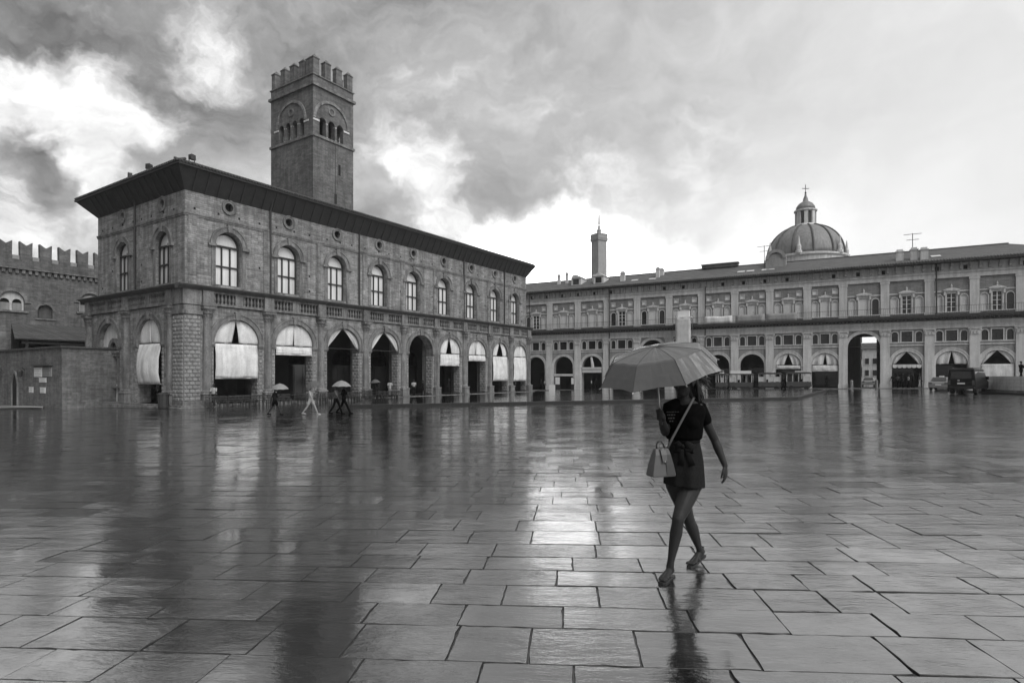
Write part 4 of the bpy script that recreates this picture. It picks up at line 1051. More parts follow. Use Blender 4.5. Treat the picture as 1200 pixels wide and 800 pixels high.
for (c, bwid, bgk, i) in bays:
    if c > UR: continue
    k = bwid/4.6
    if not bgk:
        for dx in (-1.26*k, 1.26*k):
            f = put('window', fm_side, 'stone_pale', ban, BM @ T(c+dx, 0, 0) @ S(k)); put('pane', pn_side, 'glass' if rb.random() < .75 else 'plaster_dark', f, BM @ T(c+dx, .1, 0) @ S(k))
        f = put('window', fm_mid, 'stone_pale', ban, BM @ T(c, 0, 0) @ S(k)); put('pane', pn_mid, 'plaster_dark' if i in (2, 3, 12, 13, 14) else 'glass', f, BM @ T(c, .1, 0) @ S(k))
    for dx in (-1.28*k, 1.28*k):
        f = put('window', fu_side, 'stone_pale', ban, BM @ T(c+dx, .12, 0) @ S(k))
        shut = rb.random() < (.75 if i > 5 else .4)
        if shut: put('shutter', sh_side if True else None, 'shutter', f, BM @ T(c+dx, .14, 0) @ S(k))
        else: put('pane', gl_side, 'glass', f, BM @ T(c+dx, .18, 0) @ S(k))
        if i <= 10:
            f = put('attic_window', sqf, 'stone_pale', ban, BM @ T(c+dx, .12, 0)); put('pane', sqp, 'glass' if rb.random() < .7 else 'shutter', f, BM @ T(c+dx, .14, 0))
    f = put('window', fu_mid, 'stone_pale', ban, BM @ T(c, .12, 0) @ S(k))
    if i in (12, 13, 14) or (i < 6 and rb.random() < .6):
        put('pane', gl_mid, 'glass', f, BM @ T(c, .2, 0) @ S(k)); put('window_bars', barm, 'white_paint', f, BM @ T(c, .14, 0) @ S(k))
    else: put('shutter', sh_mid, 'shutter', f, BM @ T(c, .14, 0) @ S(k))
    put('pediment', pdm, 'stone_pale', ban, BM @ T(c, .12, 0) @ S(k))
    q = MB(); q.box(c-bwid/2+.46, c-.8*k, .05, .13, 11.72, 11.86); put('string_course', q, 'stone_pale', ban, BM); q = MB(); q.box(c+.8*k, c+bwid/2-.46, .05, .13, 11.72, 11.86); put('string_course', q, 'stone_pale', ban, BM)
# attic frieze, brackets, eaves, roof
q = MB(); q.box(UL, UR, -.10, .02, 13.40, 13.56); q.box(UL, UR, -.14, .02, 13.98, 14.12); q.box(UL, UR, -.18, .02, 15.0, 15.12); put('attic_band', q, 'stone_pale', ban, BM)
q = MB(); d_ = MB(); u = UL+.3; k = 0
while u < UR-.3:
    q.taper(u-.13, u+.13, -.48, .0, 14.35, 15.1, 0, 0); q.taper(u-.10, u+.10, -.60, -.47, 14.75, 15.1, 0, 0)
    if k % 3 == 1 and rb.random() < .62: d_.box(u+.26, u+.66, -.012, .02, 14.32, 14.82)
    u += .92; k += 1
tag(put('bracket_row', q, 'plaster', ban, BM), kind='stuff'); tag(put('attic_openings', d_, 'dark_void', ban, BM), kind='stuff')
q = MB(); q.box(UL, UR+.5, -.85, .3, 15.14, 15.24); q.box(UL, UR+.5, -1.0, -.84, 15.18, 15.36); put('eaves', q, 'wood_dark', ban, BM)
rdg = 18.0; vm_ = 6.2
q = MB(); q.add([(UL, -.95, 15.37), (UR+.5, -.95, 15.37), (UR+.5, 13, 15.37), (UL, 13, 15.37), (UL, vm_, rdg), (UR-6.0, vm_, rdg)], [(0, 1, 5, 4), (1, 2, 5), (2, 3, 4, 5), (3, 0, 4), (3, 2, 1, 0)])
put('roof', q, 'tile_pale', ban, BM)
q = MB(); u = UL
for i in range(int((UR-UL)/.30)):
    q.tube([(UL+.3*i, -1.03, 15.40), (UL+.3*i, -.4, 15.40+.23)], .10, 5)
tag(put('eave_tiles', q, 'tile_pale', ban, BM), kind='stuff')
q = MB(); q.tube([(UL, vm_, rdg+.02), (UR-6, vm_, rdg+.02)], .13, 6); put('ridge_tiles', q, 'tile_pale', ban, BM)
for u in (10.0, 24.4, 50.6, -3.9):
    q = MB(); q.tube([(u+1.0, -.30, bg_(u)+.2), (u+1.0, -.30, 15.1)], .07, 6) if u < 30 else q.tube([(52.5, -.30, 9.0), (52.5, -.30, 15.1)], .08, 6); put('downpipe', q, 'iron', ban, BM)
# balcony railing: each bay its own length
for (c, bwid, bgk, i) in bays:
    if c > UR: continue
    q = MB(); a, b_ = c-bwid/2, c+bwid/2-.02
    for z in (9.1, 9.9): q.box(a, b_, -1.12, -1.09, z, z+.035)
    n = int(bwid/.22)
    for j in range(n): q.box(a+j*bwid/n-.009, a+j*bwid/n+.009, -1.115, -1.095, 8.97, 9.9)
    put('balcony_railing', q, 'iron', ban, BM)
def roofz(v): return 15.37+(rdg-15.37)*(v+.95)/(vm_+.95)
# roof furniture (parts of the building: built into the roof)
def dormer(u, v, wd, mat='stone_pale'):
    z = roofz(v); q = MB(); q.box(u-wd, u+wd, v, v+2.6, z-.4, z+1.15); q.prism([(u-wd-.15, z+1.15), (u+wd+.15, z+1.15), (u, z+1.75)], v-.15, v+2.8); d = put('dormer', q, mat, ban, BM)
    q = MB(); q.box(u-wd*.6, u+wd*.6, v-.03, v+.02, z+.1, z+.98); put('pane', q, 'glass', d, BM)
def chim(u, v, wd, h, mat='stone_pale'):
    z = roofz(v); q = MB(); q.box(u-wd, u+wd, v-wd, v+wd, z-.4, z+h); q.box(u-wd-.08, u+wd+.08, v-wd-.08, v+wd+.08, z+h, z+h+.12); q.box(u-wd*.8, u+wd*.8, v-wd*.8, v+wd*.8, z+h+.12, z+h+.35); put('chimney', q, mat, ban, BM)
dormer(bq(664, 330)[0]+.8, 2.0, .85); dormer(bq(692, 330)[0]+.6, 2.0, .85)
for px, v, wd, h in ((628, 4, .24, 1.3), (636, 4.2, .2, 1.5), (646, 4, .28, 1.0), (677, 3, .35, .9), (713, 2.5, .34, 1.1), (745, 4.5, .4, .7), (751, 3, .26, 1.2), (1064, 1.2, .38, 1.1), (1046, 1.4, .4, .95), (1077, 1.0, .4, 1.05)):
    u = bq(px, 320)[0]; chim(u+v*.6, v, wd, h)
u = bq(810, 315)[0]+3
q = MB(); q.box(u-2.6, u+2.6, vm_-.6, vm_+.5, rdg+.02, rdg+.5)
for j in range(8): q.box(u-2.6+j*.7, u-2.5+j*.7, vm_-.66, vm_-.6, rdg-.2, rdg+.62)
q.box(u-2.7, u+2.7, vm_-.7, vm_+.6, rdg+.5, rdg+.62); put('roof_terrace', q, 'plaster_dark', ban, BM)
u = bq(886, 308)[0]+2.2
q = MB(); q.box(u-1.3, u+1.3, 3.4, 5.2, 16.4, 18.2); q.ring(u, 18.15, .9, 1.35, 3.3, 5.3, 12); q.box(u-.9, u+.9, 3.5, 5, 18.1, 18.9); put('roof_dormer', q, 'plaster', ban, BM)
for px in (861, 872, 890, 896, 1092, 756, 735):
    u = bq(px, 316)[0]+.6; v = 1.4; z = roofz(v)
    q = MB(); s_ = (rdg-15.37)/(vm_+.95); slopebox(q, (u-.5, v, z+.02), (u+.5, v, z+.02), (u+.5, v+.8, z+.02+.8*s_), (u-.5, v+.8, z+.02+.8*s_), .08); put('skylight', q, 'lens', ban, BM)
def antenna(px, v, h, lab):
    u = bq(px, 316)[0]+v*.5; z = roofz(v); e = empty('roof_antenna', BM @ T(u, v, z), lab, 'antenna', 'antennas on the long roof')
    q = MB(); q.tube([(0, 0, -.3), (0, 0, h)], .045, 5); put('mast', q, 'iron', e, BM @ T(u, v, z))
    q = MB()
    for zz_, l in ((h-.1, .9), (h-.8, .6)):
        q.tube([(-l, 0, zz_), (l, 0, zz_)], .03, 4)
        for j in range(5): q.tube([(-l+.45*j*l/.9, -.3, zz_), (-l+.45*j*l/.9, .3, zz_)], .02, 4)
    put('aerial', q, 'iron', e, BM @ T(u, v, z))
antenna(877, 3.4, 3.2, 'tall thin antenna mast on the roof left of the dome'); antenna(1062, 1.6, 3.2, 'thin antenna mast over the chimney cluster on the right part of the roof')
# curtains and awnings of the long arcade
def bay_c(i): return bays[i][0], (1.56 if bays[i][1] < 4.75 else 1.68)
def bay_at(px): 
    u = bq(px, 430)[0]; return min(bays, key=lambda b_: abs(b_[0]-u))
for px, slit, z0, mat in ((923, .34, 2.55, 'curtain'), (966.5, .14, 2.2, 'curtain'), (1063, .80, None, 'curtain'), (1115, .20, None, 'curtain'), (1167, .84, .6, 'curtain')):
    c, bwid, _, i = bay_at(px); h = 1.56 if bwid < 4.75 else 1.68
    curtain(BM, c, h, 3.05, slit, ban, mat, seed=60+i, v=.15)
    if z0 is not None: blind(BM, c, h-.05, z0, 2.98, ban, mat, seed=80+i, bulge=.12)
c, bwid, _, i = bay_at(694); h = 1.6
q = MB(); q.box(c-h, c+h, -.12, .0, 2.1, 2.55); q.box(c-h, c+h, -.18, .0, 2.62, 2.95); put('shop_awning', q, 'curtain_dim', ban, BM)
q = MB(); q.tube([(c+.1, .05, 2.95), (c+.02, .05, 3.6), (c-.15, .05, 4.55)], [(.26, .06), (.22, .08), (.16, .05)], 8); put('curtain', q, 'curtain', ban, BM)
c, bwid, _, i = bay_at(660); 
q = MB(); q.box(c-1.7, c+1.7, -.10, .0, 1.55, 1.9); put('shop_fascia', q, 'curtain_dim', ban, BM)
c, bwid, _, i = bay_at(1063); h = 1.5
for k in range(6):                                           # scalloped pelmet
    q = MB(); x0 = c-h+k*h/3; pts = [(x0+.01, 3.0), (x0+.01, 2.72)]+[(x0+h/6-h/6*.97*math.cos(PI*j/6), 2.72-.16*math.sin(PI*j/6)) for j in range(1, 6)]+[(x0+h/3-.01, 2.72), (x0+h/3-.01, 3.0)]
    q.prism(pts, -.14-.02*(k % 2), -.09); put('pelmet_flap', q, 'curtain', ban, BM)
# sheeted scaffold tower and hoardings on the ledge
u0, z0 = bq(793.5, 406, 1.6); u1, z1 = bq(811, 372, 1.6)
sc = empty('scaffold_tower', BM @ T((u0+u1)/2, -1.6, bg_((u0+u1)/2)), 'pale sheeted scaffold tower standing against the ledge behind the umbrella', 'scaffold')
q = MB(); gz = bg_(u0)
for x in (u0, u1):
    for y_ in (-2.5, -1.45): q.tube([(x, y_, gz), (x, y_, z1+.35)], .04, 6)
zz_ = gz+.3
while zz_ < z1+.3:
    for y_ in (-2.5, -1.45): q.tube([(u0, y_, zz_), (u1, y_, zz_)], .03, 5)
    for x in (u0, u1): q.tube([(x, -2.5, zz_), (x, -1.45, zz_)], .03, 5)
    zz_ += 1.9
put('scaffold_frame', q, 'metal', sc, BM)
q = MB(); rr = random.Random(2); NV = 16
P = []; zlo = 3.2
for j in range(NV+1):
    for i in range(7): P.append((u0+(u1-u0)*i/6, -2.56+.05*math.sin(i*2.1+j*1.3)+.03*math.sin(j*2.2), zlo+(z1-zlo)*j/NV))
q.add(P, [(j*7+i, j*7+i+1, (j+1)*7+i+1, (j+1)*7+i) for j in range(NV) for i in range(6)])
o = put('sheeting', q.mesh('sheeting', smooth=True), 'curtain_dim', sc, BM); o.modifiers.new('t', 'SOLIDIFY').thickness = .02
q = MB(); q.box(u0-.05, u1+.05, -2.6, -1.35, z1-.02, z1+.08); q.box(u0+.2, u1-.3, -2.2, -1.5, z1+.08, z1+.95); put('platform', q, 'white_paint', sc, BM)
for k, (pa, pb, mat) in enumerate(((826, 858, 'curtain'), (862, 896, 'curtain_dim'), (898, 934, 'curtain_dim'))):
    a, b_ = bq(pa, 372, 1.2)[0], bq(pb, 372, 1.2)[0]
    q = MB(); P = []
    for j in range(4):
        for i in range(9): P.append((a+(b_-a)*i/8, -1.22-.03*math.sin(i*1.9+k+j), 8.98+.98*j/3+(.05*math.sin(i*.9) if j == 3 else 0)))
    q.add(P, [(j*9+i, j*9+i+1, (j+1)*9+i+1, (j+1)*9+i) for j in range(3) for i in range(8)])
    o = put('hoarding_sheet', q.mesh('hoarding_sheet', smooth=True), ['curtain', 'plaster', 'plaster'][k], None, BM); o.modifiers.new('t', 'SOLIDIFY').thickness = .03
    tag(o, ['pale sheet hung along the balcony rail next to the scaffold tower', 'grey sheet hung along the balcony rail, middle one of three', 'grey sheet hung along the balcony rail, farthest right of three'][k], 'sheet', 'sheets on the balcony rail')

# street seen through the tall open arch
c = SB[0]; gz = bg_(c, 14)
def street_house(name, u0, u1, v0, v1, h, mat, lab, face):
    e = empty(name, BM @ T((u0+u1)/2, (v0+v1)/2, gz), lab, 'house')
    q = MB(); q.box(u0, u1, v0, v1, gz-1.5, gz+h); put('wall', q, mat, e, BM)
    q = MB(); q.taper(u0-.4, u1+.4, v0-.4, v1+.4, gz+h, gz+h+1.6, .6, 2.2); put('roof', q, 'tile', e, BM)
    wm = MB(); wm.box(-.5, .5, -.05, .05, 0, 1.6); wm.box(-.6, .6, -.09, .0, -.12, -.001); m_ = wm.mesh('window')
    pm_ = MB(); pm_.box(-.42, .42, -.07, -.051, .06, 1.52); p_ = pm_.mesh('pane')
    z = gz+1.6
    while z < gz+h-2:
        if face == 'v':
            x = u0+1
            while x < u1-.6: F = BM @ T(x, v0-.05, z); f = put('window', m_, 'stone_pale', e, F); put('pane', p_, 'glass', f, F); x += 1.7
        else:
            y_ = v0+1.2
            while y_ < v1-.8: F = BM @ T(u1+.05 if face == 'r' else u0-.05, y_, z) @ RZ(PI/2 if face == 'r' else -PI/2); f = put('window', m_, 'stone_pale', e, F); put('pane', p_, 'glass', f, F); y_ += 3
        z += 3
street_house('street_house', c-9, c+.0, 12.6, 30, 17, 'plaster', 'shaded plastered house on the left of the street through the tall arch', 'r')
street_house('street_house', c-12, c+.7, 30.5, 60, 15, 'stone_pale', 'paler house farther down on the left of the street through the tall arch', 'r')
street_house('street_house', c+3.7, c+22, 22, 42, 12, 'plaster', 'grey house on the right of the street through the tall arch', 'l')
street_house('street_house', c+7, c+26, 43, 70, 10, 'plaster', 'low house far down on the right of the street through the tall arch', 'l')
street_house('street_house', c-4, c+50, 90, 105, 8.6, 'stone_pale', 'pale house closing the far end of the street through the tall arch', 'v')
for s_, lab in ((c-1.35, 'left'), (c+1.35, 'right')):
    F = BM @ T(s_, -.6, bg_(s_, -.6)+.05); q = MB(); q.lathe((0, 0, 0), [(.24, 0), (.24, .1), (.19, .14), (.17, .85), (.20, .9), (.12, 1.05), (.02, 1.1)], 10)
    tag(put('bollard', q, 'sandstone', None, F), 'stone bollard at the %s foot of the tall open arch' % lab, 'bollard', 'bollards in the tall arch')

# ------------------------------------------------------------------ DISTANT TOWER and DOME
ZT = 300.0; tc_ = at_depth(702, 440, ZT); s = ZT/F_PX
tt = empty('slender_tower', T(tc_.x, tc_.y, 0), 'slender medieval tower, its brick colour paled for haze, with a small lantern far beyond the long roof', 'tower')
zt = lambda y: EYE-(y-HOR)*s
hwid = 9.2*s*.72; F = T(tc_.x, tc_.y, 0) @ RZ(math.atan2(FW.y, FW.x)+.55)
q = MB(); q.taper(-hwid*1.06, hwid*1.06, -hwid*1.06, hwid*1.06, -5, zt(279.5), hwid*.1, hwid*.1); put('shaft', q, 'tower_hazed', tt, F)
q = MB(); q.box(-hwid*1.06, hwid*1.06, -hwid*1.06, hwid*1.06, zt(279.5), zt(276.5))
for a in (-1, 1):
    for j in range(5):
        x = -hwid*.9+j*hwid*.45; q.box(x-.4, x+.4, a*hwid*1.0-.3, a*hwid*1.0+.3, zt(276.5), zt(274.6)); q.box(a*hwid*1.0-.3, a*hwid*1.0+.3, x-.39, x+.39, zt(276.5), zt(274.7))
put('battlement', q, 'tower_hazed', tt, F)
q = MB()
for j in range(9):
    x = -hwid+j*hwid/4
    for a in (-1, 1): q.taper(x-.25, x+.25, a*hwid*1.03-.25, a*hwid*1.03+.25, zt(283), zt(279.6), 0, 0); q.taper(a*hwid*1.03-.25, a*hwid*1.03+.25, x-.25, x+.25, zt(283), zt(279.6), 0, 0)
tag(put('corbels', q, 'tower_hazed', tt, F), kind='stuff')
q = MB(); q.lathe((0, 0, 0), [(hwid*.38, zt(276.5)), (hwid*.38, zt(271)), (hwid*.44, zt(270.6)), (hwid*.30, zt(268.5)), (hwid*.2, zt(267.5)), (hwid*.2, zt(265.5)), (hwid*.05, zt(263.5)), (.42, zt(262.5)), (.16, zt(252))], 10); put('lantern', q, 'tower_hazed', tt, F)

ZD = 150.0; s = ZD/F_PX; dc = at_depth(944, 440, ZD); zd = lambda y: EYE-(y-HOR)*s
F = T(dc.x, dc.y, 0)
dm_ = empty('church_dome', T(dc.x, dc.y, zd(330)), 'large ribbed grey dome with a windowed lantern and cross beyond the long roof', 'dome')
R = 41.5*s
q = MB(); q.lathe((0, 0, 0), [(R*1.03, zd(340)), (R*1.03, zd(307)), (R*1.08, zd(305.5)), (R*1.08, zd(303.5)), (R*.99, zd(302.5))], 32); put('drum', q, 'stone_pale', dm_, F)
prof = [(R*math.cos(a)**.92, zd(302.5)+(zd(266)-zd(302.5))*math.sin(a)/math.sin(1.27)) for a in [1.27*i/12 for i in range(13)]]
q = MB(); q.lathe((0, 0, 0), prof, 40); put('shell', q.mesh('shell', smooth=True), 'lead', dm_, F)
a0 = math.atan2(FW.y, FW.x)+PI
for k in range(12):
    a = a0+.26+2*PI*k/12; q = MB()
    q.tube([(r*math.cos(a)*1.005, r*math.sin(a)*1.005, z+.05) for r, z in prof], .24, 6, up=(math.cos(a), math.sin(a), .2)); put('rib', q, 'plaster_dark', dm_, F)
q = MB(); q.lathe((0, 0, 0), [(13*s, zd(267)), (13.2*s, zd(265.5)), (12*s, zd(264.5)), (11.6*s, zd(263.6))], 16); put('lantern_base', q, 'stone_pale', dm_, F)
for k in range(8):
    a = a0+.39+2*PI*k/8; Fk = F @ RZ(a)
    q = MB(); q.box(9.3*s, 11.2*s, -2.0*s, 2.0*s, zd(264.5), zd(248.5)); put('lantern_pier', q, 'stone_pale', dm_, Fk)
q = MB(); q.lathe((0, 0, 0), [(9.2*s, zd(264.4)), (9.2*s, zd(249))], 16); put('lantern_window', q, 'glass', dm_, F)
q = MB(); q.lathe((0, 0, 0), [(11.8*s, zd(249)), (12.6*s, zd(248.2)), (12.6*s, zd(247)), (11*s, zd(246.4))], 16); put('lantern_cornice', q, 'stone_pale', dm_, F)
q = MB(); q.lathe((0, 0, 0), [(10.8*s, zd(246.5)), (10*s, zd(242.5)), (7.5*s, zd(239)), (4.5*s, zd(237)), (3*s, zd(236)), (2.6*s, zd(233)), (1*s, zd(229)), (1.3*s, zd(228)), (.3*s, zd(226.5))], 14); put('cupola', q.mesh('cupola', smooth=True), 'lead', dm_, F)
q = MB(); Fx = F @ RZ(a0+PI/2); q.tube([(0, 0, zd(228)), (0, 0, zd(216.5))], .09, 6); q.tube([(-4*s, 0, zd(221)), (4*s, 0, zd(221))], .09, 6); q.ball((0, 0, zd(226)), .25, 8, 6); put('cross', q, 'iron', dm_, Fx)
for px in (901, 919, 962.5, 985.5):
    dx = (px-944)*s; rr_ = R*1.04; dy = -math.sqrt(max(0, rr_*rr_-dx*dx)); p = RT*dx+FW*dy
    q = MB(); q.lathe((p.x, p.y, 0), [(.75, zd(304)), (.75, zd(301)), (.5, zd(300.5)), (.55, zd(296)), (.35, zd(294)), (.12, zd(286)), (.02, zd(284))], 8); put('pinnacle', q, 'stone_pale', dm_, F)

# ------------------------------------------------------------------ church steps at the right edge
stp = on_ground(1150, 459.8)
e1 = on_ground(1150, 460.5); 
st_r = empty('church_steps', T(e1.x, e1.y, g(e1.y)), kind='structure')
d = (on_ground(1206, 463.2)-e1); d.z = 0; d.normalize(); nb = Vector((-d.y, d.x, 0)); nb = nb if nb.dot(RT) > 0 else -nb
ang = math.atan2(d.y, d.x); F = T(e1.x, e1.y, 0) @ RZ(ang); sgn = 1 if (RZ(ang) @ Vector((0, 1, 0))).dot(nb) > 0 else -1
q = MB(); gz = g(e1.y)
def stp_box(u0, u1, v0, v1, z0, z1): q.box(u0, u1, min(sgn*v0, sgn*v1), max(sgn*v0, sgn*v1), z0, z1)
stp_box(-3, 26, 0, 9, gz-.8, gz+.17); put('lowest_step', q, 'kerb', st_r, F)
q = MB(); stp_box(-2.6, 26, .5, 9, gz+.17, gz+.32); put('stone_step', q, 'sandstone', st_r, F)
q = MB(); 
za = at_depth(1150, 440.5, (e1-Vector((0, 0, 0))).dot(FW)+1.5).z
L_ = 26; hh_ = (za-(gz+.32))/4
for r_ in range(4):
    u = .9+(0 if r_ % 2 else .45); 
    for k in range(24):
        b0 = u-3.6+k*1.1
        if b0 > 22: break
        q = MB(); e = rs.uniform(-.02, .02); q.box(b0+.01, b0+1.09, *(sorted((sgn*(.9+e), sgn*1.9))), gz+.32+hh_*r_+.008, gz+.32+hh_*(r_+1)-.004); put('stone_block', q, 'pavement' if False else 'stone_pale', st_r, F)
q = MB(); stp_box(-2.4, 24, 1.1, 8.8, gz+.32, za-.02); put('step_core', q, 'sandstone', st_r, F)
# ------------------------------------------------------------------ FIGURES
def remesh(o, vox, smooth=6):
    r = o.modifiers.new('merge', 'REMESH'); r.mode = 'VOXEL'; r.voxel_size = vox; r.use_smooth_shade = True
    s = o.modifiers.new('smooth', 'SMOOTH'); s.factor = .5; s.iterations = smooth
    return o
def limb(q, pts, rad, n=10, up=None): 
    q.tube(pts, rad, n, up)
    for p, r in ((pts[0], rad[0]), (pts[-1], rad[-1])):
        rr = r if isinstance(r, (tuple, list)) else (r, r)
        m_ = sum(rr)/2; q.ball(p, m_, n, 6)
def hand(q, wrist, dirv, side_, curl, L=.17, r=.009):
    """palm and five fingers from the wrist along dirv; side_ is the thumb side"""
    d = Vector(dirv).normalized(); s = Vector(side_); s = (s-d*s.dot(d)).normalized(); nrm = d.cross(s)
    w_ = Vector(wrist); pe = w_+d*L*.48
    q.tube([w_-d*.01, w_+d*L*.14, w_+d*L*.34, pe], [(.024, .017), (.033, .018), (.041, .016), (.039, .013)], 10, up=s)
    for k, ln in ((1.5, .40), (.5, .46), (-.5, .43), (-1.5, .34)):
        b_ = pe+s*(k*.0195)-d*.008; p = [b_]; a = .25*curl; dd = d
        for f in (.45, .32, .25):
            dd = (d*math.cos(a)+nrm*math.sin(a)).normalized(); p.append(p[-1]+dd*L*ln*f); a += .55*curl
        q.tube(p, [r*1.05, r, r*.92, r*.7], 8); q.ball(p[-1], r*.7, 8, 5)
    b_ = w_+d*L*.12+s*.026; p = [b_, b_+d*L*.17+s*.022+nrm*.01*curl, b_+d*L*.33+s*.026+nrm*.025*curl, b_+d*L*.45+s*.018+nrm*.04*curl]
    q.tube(p, [r*1.5, r*1.25, r*1.05, r*.75], 8); q.ball(p[-1], r*.75, 8, 5)
def head(q, c, f, s=1.0):
    """head with brow, nose, mouth, chin and ears; f faces forward"""
    f = Vector(f).normalized(); u = Vector((0, 0, 1)); r = f.cross(u).normalized(); u = r.cross(f)
    c = Vector(c)
    def P(a, b_, d): return c+f*(a*s)+r*(b_*s)+u*(d*s)
    def el(a, b_, d, ra, rb, rc):
        t = MB(); t.ball((0, 0, 0), (1, 1, 1), 16, 12)
        q.add([tuple(P(a+v[0]*ra, b_+v[1]*rb, d+v[2]*rc)) for v in t.v], t.f)
    el(-.012, 0, .035, .096, .076, .088); el(.018, 0, -.035, .068, .058, .080); el(.045, 0, -.085, .036, .036, .030)   # skull, face, chin
    el(.072, 0, .022, .018, .045, .012)                                                                              # brow
    q.tube([P(.080, 0, .010), P(.098, 0, -.020), P(.088, 0, -.034)], [.008*s, .013*s, .011*s], 8)                    # nose
    el(.074, 0, -.055, .014, .022, .006); el(.072, 0, -.064, .014, .019, .006)                                       # lips
    for k in (-1, 1): el(.070, k*.030, .004, .012, .013, .007); el(-.01, k*.076, -.015, .02, .009, .03); el(.05, k*.04, -.025, .022, .02, .02)

def walker(name, label, px, y, hpx, face, st=.35, top='cloth_dark', legs='cloth_dark', skin='skin', shoes='cloth_black', arm=(.3, .3), umbrella=None, seated=False, shorts=False, group=None, phase=1, lean=0.0, pos=None, H=None, hat=None):
    """a pedestrian standing at a point of the square; face is a direction on the ground"""
    p = pos if pos is not None else on_ground(px, y)
    Z = p.dot(FW); Hh = H if H else hpx/F_PX*Z
    k = Hh/1.72; a = math.atan2(face.y, face.x)
    W_ = T(p.x, p.y, p.z) @ RZ(a)
    e = empty('person', W_, label, 'person', group)
    hipz = .90-.10*st*st
    def leg(sd, th, kn):
        hp = Vector((0, sd*.085, hipz)); kn_p = hp+Vector((math.sin(th), 0, -math.cos(th)))*.42; an = kn_p+Vector((math.sin(th-kn), 0, -math.cos(th-kn)))*.42
        return hp, kn_p, an
    L = [leg(phase, st, .12), leg(-phase, -st*.75, st*.55)]
    mz = min(l[2].z for l in L)-.075
    L = [[v-Vector((0, 0, mz)) for v in l] for l in L]
    hipz -= mz
    sk, tp, lg, sh_, hr = MB(), MB(), MB(), MB(), MB()
    ln = lean
    up_ = lambda z, x=0: Vector((x+ln*(z-hipz), 0, z))
    hz_ = hipz
    tp.tube([up_(hz_-.06), up_(hz_+.10), up_(hz_+.30), up_(hz_+.44), up_(hz_+.52)], [(.15, .11), (.145, .10), (.165, .115), (.175, .10), (.07, .06)], 12, up=(0, 1, 0))
    sk.tube([up_(hz_+.47), up_(hz_+.62)], [.052, .048], 8); head(sk, up_(hz_+.70, .015), (1, 0, 0), 1.0)
    t = MB(); t.ball((0, 0, 0), (1, 1, 1), 10, 8); c = up_(hz_+.735, -.008); hr.add([(c.x+v[0]*.105, v[1]*.088, c.z+v[2]*.088) for v in t.v], t.f)
    lg.tube([up_(hz_-.12), up_(hz_), up_(hz_+.08)], [(.14, .11), (.16, .115), (.14, .10)], 12, up=(0, 1, 0))
    for l in L:
        hp, kn_, an = l
        limb(lg, [hp, hp.lerp(kn_, .6)] if shorts else [hp, hp.lerp(kn_, .5), kn_, kn_.lerp(an, .4), an+Vector((0, 0, .03))], [.095, .085] if shorts else [.092, .078, .062, .060, .052])
        limb(sk, [hp.lerp(kn_, .4), kn_, kn_.lerp(an, .35), an], [.072, .053, .055, .036])
        d = Vector((1, 0, 0)); limb(sh_, [an+Vector((-.03, 0, -.04)), an+Vector((.07, 0, -.05)), an+Vector((.17, 0, -.06))], [.042, .04, .03], 8)
    sz = hz_+.45
    ums = None
    for sd, sw in ((1, arm[0]), (-1, arm[1])):
        s0 = up_(sz)+Vector((0, sd*.185, 0))
        if sw == 'hold':
            el = s0+Vector((.06, sd*.03, -.27)); wr = el+Vector((.20, -sd*.06, .16)); ums = wr
        elif sw == 'phone': el = s0+Vector((.10, sd*.02, -.26)); wr = el+Vector((.2, -sd*.08, .10))
        else:
            el = s0+Vector((math.sin(sw)*.28, sd*.03, -math.cos(sw)*.28)); wr = el+Vector((math.sin(sw+.25)*.25, 0, -math.cos(sw+.25)*.25))
        limb(tp, [s0, s0.lerp(el, .75)], [.062, .055]); limb(sk, [s0, el, wr], [.045, .04, .028]); hand(sk, wr, (wr-el), (0, -sd*.3, .9), 1.0)
    sc_ = Matrix.Scale(k, 4)
    for nm, q, mt, vox in (('body', sk, skin, .014), ('top', tp, top, .016), ('shorts' if shorts else 'trousers', lg, legs, .016), ('hair', hr, 'hair', .02)):
        remesh(put(nm, q, mt, e, W_ @ sc_), vox, 3)
    for i in (0, 1):
        q = MB(); an = L[i][2]; limb(q, [an+Vector((-.03, 0, -.04)), an+Vector((.07, 0, -.05)), an+Vector((.17, 0, -.06))], [.042, .04, .03], 8); put('shoe', q.mesh('shoe', smooth=True), shoes, e, W_ @ sc_)
    if umbrella:
        lab, R, mt, tilt = umbrella
        base = ums if ums is not None else up_(hz_+.5)+Vector((.2, 0, 0))
        U_ = W_ @ sc_ @ T(*base) @ Matrix.Rotation(tilt[0], 4, 'Y') @ Matrix.Rotation(tilt[1], 4, 'X')
        um = empty('umbrella', U_, lab, 'umbrella', 'umbrellas of the walkers')
        q = MB(); n = 8; P = [(0, 0, .74)]
        for r, z in ((.45, .66), (.8, .52), (1.0, .38)):
            for j in range(n*2):
                a_ = 2*PI*j/(n*2); f_ = 1 if j % 2 == 0 else .965; P.append((R*r*f_*math.cos(a_), R*r*f_*math.sin(a_), z+(.02 if j % 2 and r == 1 else 0)))
        m_ = n*2; Fs = [(0, 1+j, 1+(j+1) % m_) for j in range(m_)]+[(1+kk*m_+j, 1+(kk+1)*m_+j, 1+(kk+1)*m_+(j+1) % m_, 1+kk*m_+(j+1) % m_) for kk in range(2) for j in range(m_)]
        q.add(P, Fs); o = put('canopy', q, mt, um, U_); o.modifiers.new('t', 'SOLIDIFY').thickness = .006
        q = MB(); q.tube([(0, 0, -.1), (0, 0, .80)], .011, 6); put('shaft', q, 'iron', um, U_)
    return e
LEFT, RIGHT, BACK = -RT, RT, FW
NW = (FW*.4-RT).normalized(); NE = (FW*.3+RT).normalized()
grp = 'people on the square'
